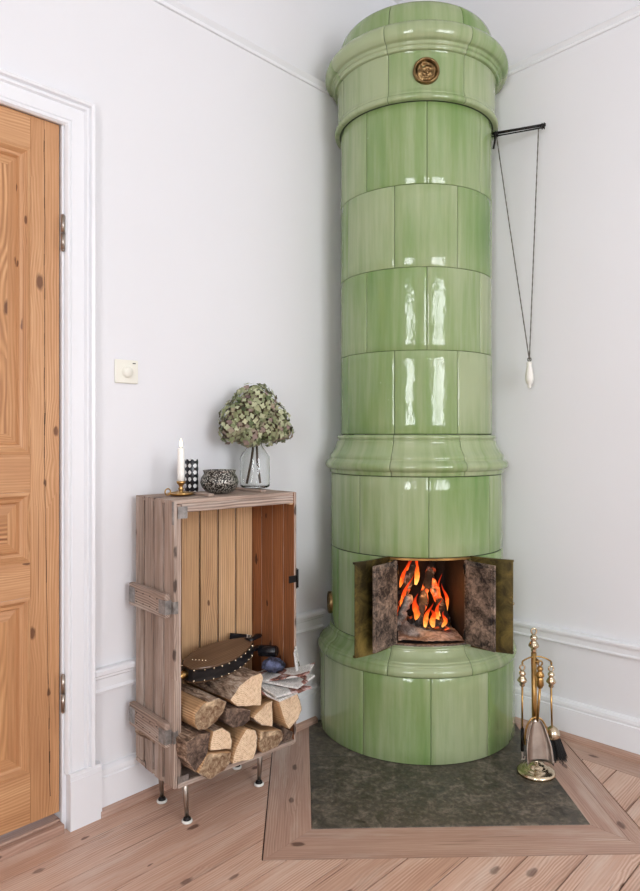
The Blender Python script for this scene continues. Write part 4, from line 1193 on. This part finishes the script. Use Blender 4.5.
# candlestick
cx_, cy_ = .17, ZT(181, .17)
cs = thing('candlestick', (cx_, cy_, TZ), 'small brass chamberstick on the left end of the crate top', 'candlestick')
mb = MB(); mb.lathe([(.0001, .001), (.030, .0005), (.040, .003), (.044, .009), (.042, .0095), (.038, .006), (.012, .006), (.008, .010), (.006, .016), (.010, .021), (.006, .026), (.0075, .033), (.013, .038), (.015, .046), (.0125, .0465), (.0001, .044)], (cx_, cy_, TZ), M['brass'], 36); mb.build('base', cs)
mb = MB(); ringt((cx_, cy_-.050, TZ+.014), .010, .0022, M['brass'], (1, 0, 0), mb); mb.build('ring', cs)
ca = thing('candle', (cx_, cy_, TZ+.045), 'lit white candle standing in the brass chamberstick', 'candle')
mb = MB(); mb.lathe([(.0001, 0), (.0112, 0), (.0112, .02), (.0108, .104), (.0100, .107), (.004, .1045), (.0001, .1045)], (cx_, cy_, TZ+.045), M['wax'], 24); mb.build('wax', ca)
mb = MB(); mb.tube([(cx_, cy_, TZ+.148), (cx_+.001, cy_, TZ+.157)], .0009, M['iron'], 6); mb.build('wick', ca)
m_, nt, b = mat_new('candle_flame'); b.inputs['Emission Color'].default_value = (1, .72, .38, 1); b.inputs['Emission Strength'].default_value = 5; b.inputs['Base Color'].default_value = (1, .8, .5, 1)
mb = MB(); mb.lathe([(.0001, 0), (.003, .003), (.0042, .009), (.0034, .017), (.0015, .024), (.0001, .029)], (cx_, cy_, TZ+.154), m_, 14); mb.build('flame', ca)
# patterned beaker
cx_, cy_ = .12, ZT(191.5, .12)
mb = MB(); R_ = .0225; mb.lathe([(.0001, .001), (R_-.002, .001), (R_, .003), (R_, .112), (R_-.001, .1135), (R_-.0025, .112), (R_-.003, .006), (.0001, .006)], (cx_, cy_, TZ), M['cup'], 40); mb.build('beaker', base=(cx_, cy_, TZ), label='narrow black and white diamond-patterned beaker behind the candle', cat='beaker')
# bowl
cx_, cy_ = .19, ZT(219.5, .19)
mb = MB(); mb.lathe([(.0001, .001), (.030, .001), (.045, .006), (.058, .020), (.0635, .036), (.0610, .052), (.054, .062), (.051, .066), (.054, .073), (.0555, .077), (.0535, .0775), (.049, .068), (.052, .060), (.058, .050), (.060, .036), (.050, .015), (.0001, .006)], (cx_, cy_, TZ), M['bowl'], 56); mb.build('patterned_bowl', base=(cx_, cy_, TZ), label='squat dark bowl with pale dotted mosaic in the middle of the crate top', cat='bowl')
# vase with hydrangea
cx_, cy_ = .115, ZT(255, .115)
mb = MB(); mb.lathe([(.0001, .003), (.046, .002), (.054, .008), (.055, .020), (.055, .108), (.0535, .116), (.046, .128), (.032, .146), (.026, .155), (.0245, .172), (.027, .176), (.0285, .179), (.0275, .182), (.0235, .179), (.0222, .168), (.0238, .155), (.030, .1445), (.044, .1265), (.0515, .115), (.053, .108), (.053, .020), (.052, .011), (.044, .008), (.0001, .010)], (cx_, cy_, TZ), M['glass'], 56)
mb.build('glass_vase', base=(cx_, cy_, TZ), label='clear glass bottle vase holding a hydrangea on the right of the crate top', cat='vase')
hy = thing('hydrangea', (cx_, cy_, TZ+.014), 'dried green hydrangea heads on two brown stems in the glass vase', 'flower')
top = Vector((cx_+.0, cy_+.0, TZ+.175))
for dx, dy, hx, hy_ in ((-.006, -.034, .0, -.006), (.006, .020, 0, .008)):
    mb = MB(); mb.tube([(cx_+dx, cy_+dy, TZ+.018), (cx_+dx*.4, cy_+dy*.45, TZ+.10), (cx_+hx, cy_+hy_, TZ+.17), (cx_+hx*2, cy_+hy_*3, TZ+.26)], [.0042, .0045, .004, .003], M['stem'], 10); mb.build('stem', hy)
ZR = lambda z_: TZ+z_
# heads: lobes of florets
lobes = [((0, -.066, .250), (.072, .080, .088)), ((.0, .070, .240), (.072, .086, .084)), ((.0, .0, .305), (.078, .090, .078)), ((.012, .115, .212), (.048, .050, .045)), ((.0, -.112, .215), (.042, .046, .052)), ((.03, -.05, .195), (.045, .046, .045)), ((.03, .03, .215), (.05, .06, .05))]
k_tot = 0
for li, (off, rad) in enumerate(lobes):
    mb = MB(); lc = Vector((cx_+off[0], cy_+off[1], TZ+off[2])); 
    nfl = int(230*(rad[0]/.075)**2)
    mb.ball(lc, 1, M['stem'], 14, 9, tuple(r*.72 for r in rad))
    for k in range(nfl):
        zz = 1-2*(k+.5)/nfl; ph = k*2.39996; rr = sqrt(1-zz*zz); nrm = Vector((rr*cos(ph), rr*sin(ph), zz))
        sc_ = random.uniform(.84, 1.03); p = lc+Vector((nrm.x*rad[0]*sc_, nrm.y*rad[1]*sc_, nrm.z*rad[2]*sc_))
        # skip florets buried in the other lobes
        bur = False
        for lj, (o2, r2) in enumerate(lobes):
            if lj != li:
                q = p-Vector((cx_+o2[0], cy_+o2[1], TZ+o2[2]))
                if (q.x/r2[0])**2+(q.y/r2[1])**2+(q.z/r2[2])**2 < .55: bur = True
        if bur or p.x < .012: continue
        nn = (nrm+Vector([random.uniform(-.45, .45) for _ in range(3)])).normalized(); Q_ = nn.to_track_quat('Z', 'Y').to_matrix() @ Matrix.Rotation(random.uniform(0, 3), 3, 'Z')
        s_ = random.uniform(.0075, .0115); uo = (random.uniform(0, 90), random.uniform(0, 90))
        for j in range(4):
            a = j*pi/2; R4 = Q_ @ Matrix.Rotation(a, 3, 'Z'); cup = random.uniform(-.25, .45)
            L4 = [(0.0, 0, 0), (.45, -.50, .12*cup), (1.0, -.38, .5*cup), (1.15, 0, .62*cup), (1.0, .38, .5*cup), (.45, .50, .12*cup), (.6, 0, .05)]
            vs = [p+R4 @ (Vector(l)*s_) for l in L4]
            F = [[0, 1, 6], [1, 2, 6], [2, 3, 6], [3, 4, 6], [4, 5, 6], [5, 0, 6]]
            mb.add(vs, F, M['petal'], [[(uo[0]+vs[j_].x*2, uo[1]+vs[j_].z*2) for j_ in f] for f in F], True)
    mb.build('flower_head', hy, recalc=False)

# ------------------------------------------------------------------ light
def area(name, loc, rot, sx, sy, e_, col=(1, 1, 1)):
    l = bpy.data.lights.new(name, 'AREA'); l.shape = 'RECTANGLE'; l.size = sx; l.size_y = sy; l.energy = e_; l.color = col
    o = bpy.data.objects.new(name, l); o.location = loc; o.rotation_euler = rot; COL.objects.link(o); return o
area('window_daylight', (RX+.30, (W1[0]+W1[1])/2, (W1[2]+W1[3])/2), (0, radians(90), 0), W1[3]-W1[2]+.1, W1[1]-W1[0]+.1, 122, (.95, .97, 1))
area('window_daylight', ((W2[0]+W2[1])/2, RY-.30, (W2[2]+W2[3])/2), (radians(90), 0, 0), W2[1]-W2[0]+.1, W2[3]-W2[2]+.1, 120, (.95, .97, 1))
w = bpy.data.worlds.new('sky'); SC.world = w; w.use_nodes = True
w.node_tree.nodes['Background'].inputs[0].default_value = (.75, .85, 1, 1); w.node_tree.nodes['Background'].inputs[1].default_value = .6

# ------------------------------------------------------------------ camera
cd = bpy.data.cameras.new('camera'); co = bpy.data.objects.new('camera', cd); COL.objects.link(co)
co.location = CAM; co.rotation_euler = (radians(90), 0, A)
cd.sensor_fit = 'AUTO'; cd.sensor_width = 36; cd.lens = 677.763*36/891; cd.shift_x = 0; cd.shift_y = -(445.5-436.219)/891
cd.clip_start = .05; cd.clip_end = 50
SC.camera = co
SC.view_settings.view_transform = 'Standard'; SC.view_settings.look = 'None'; SC.view_settings.gamma = 1; SC.view_settings.use_curve_mapping = False
SC.view_settings.exposure = 0.2
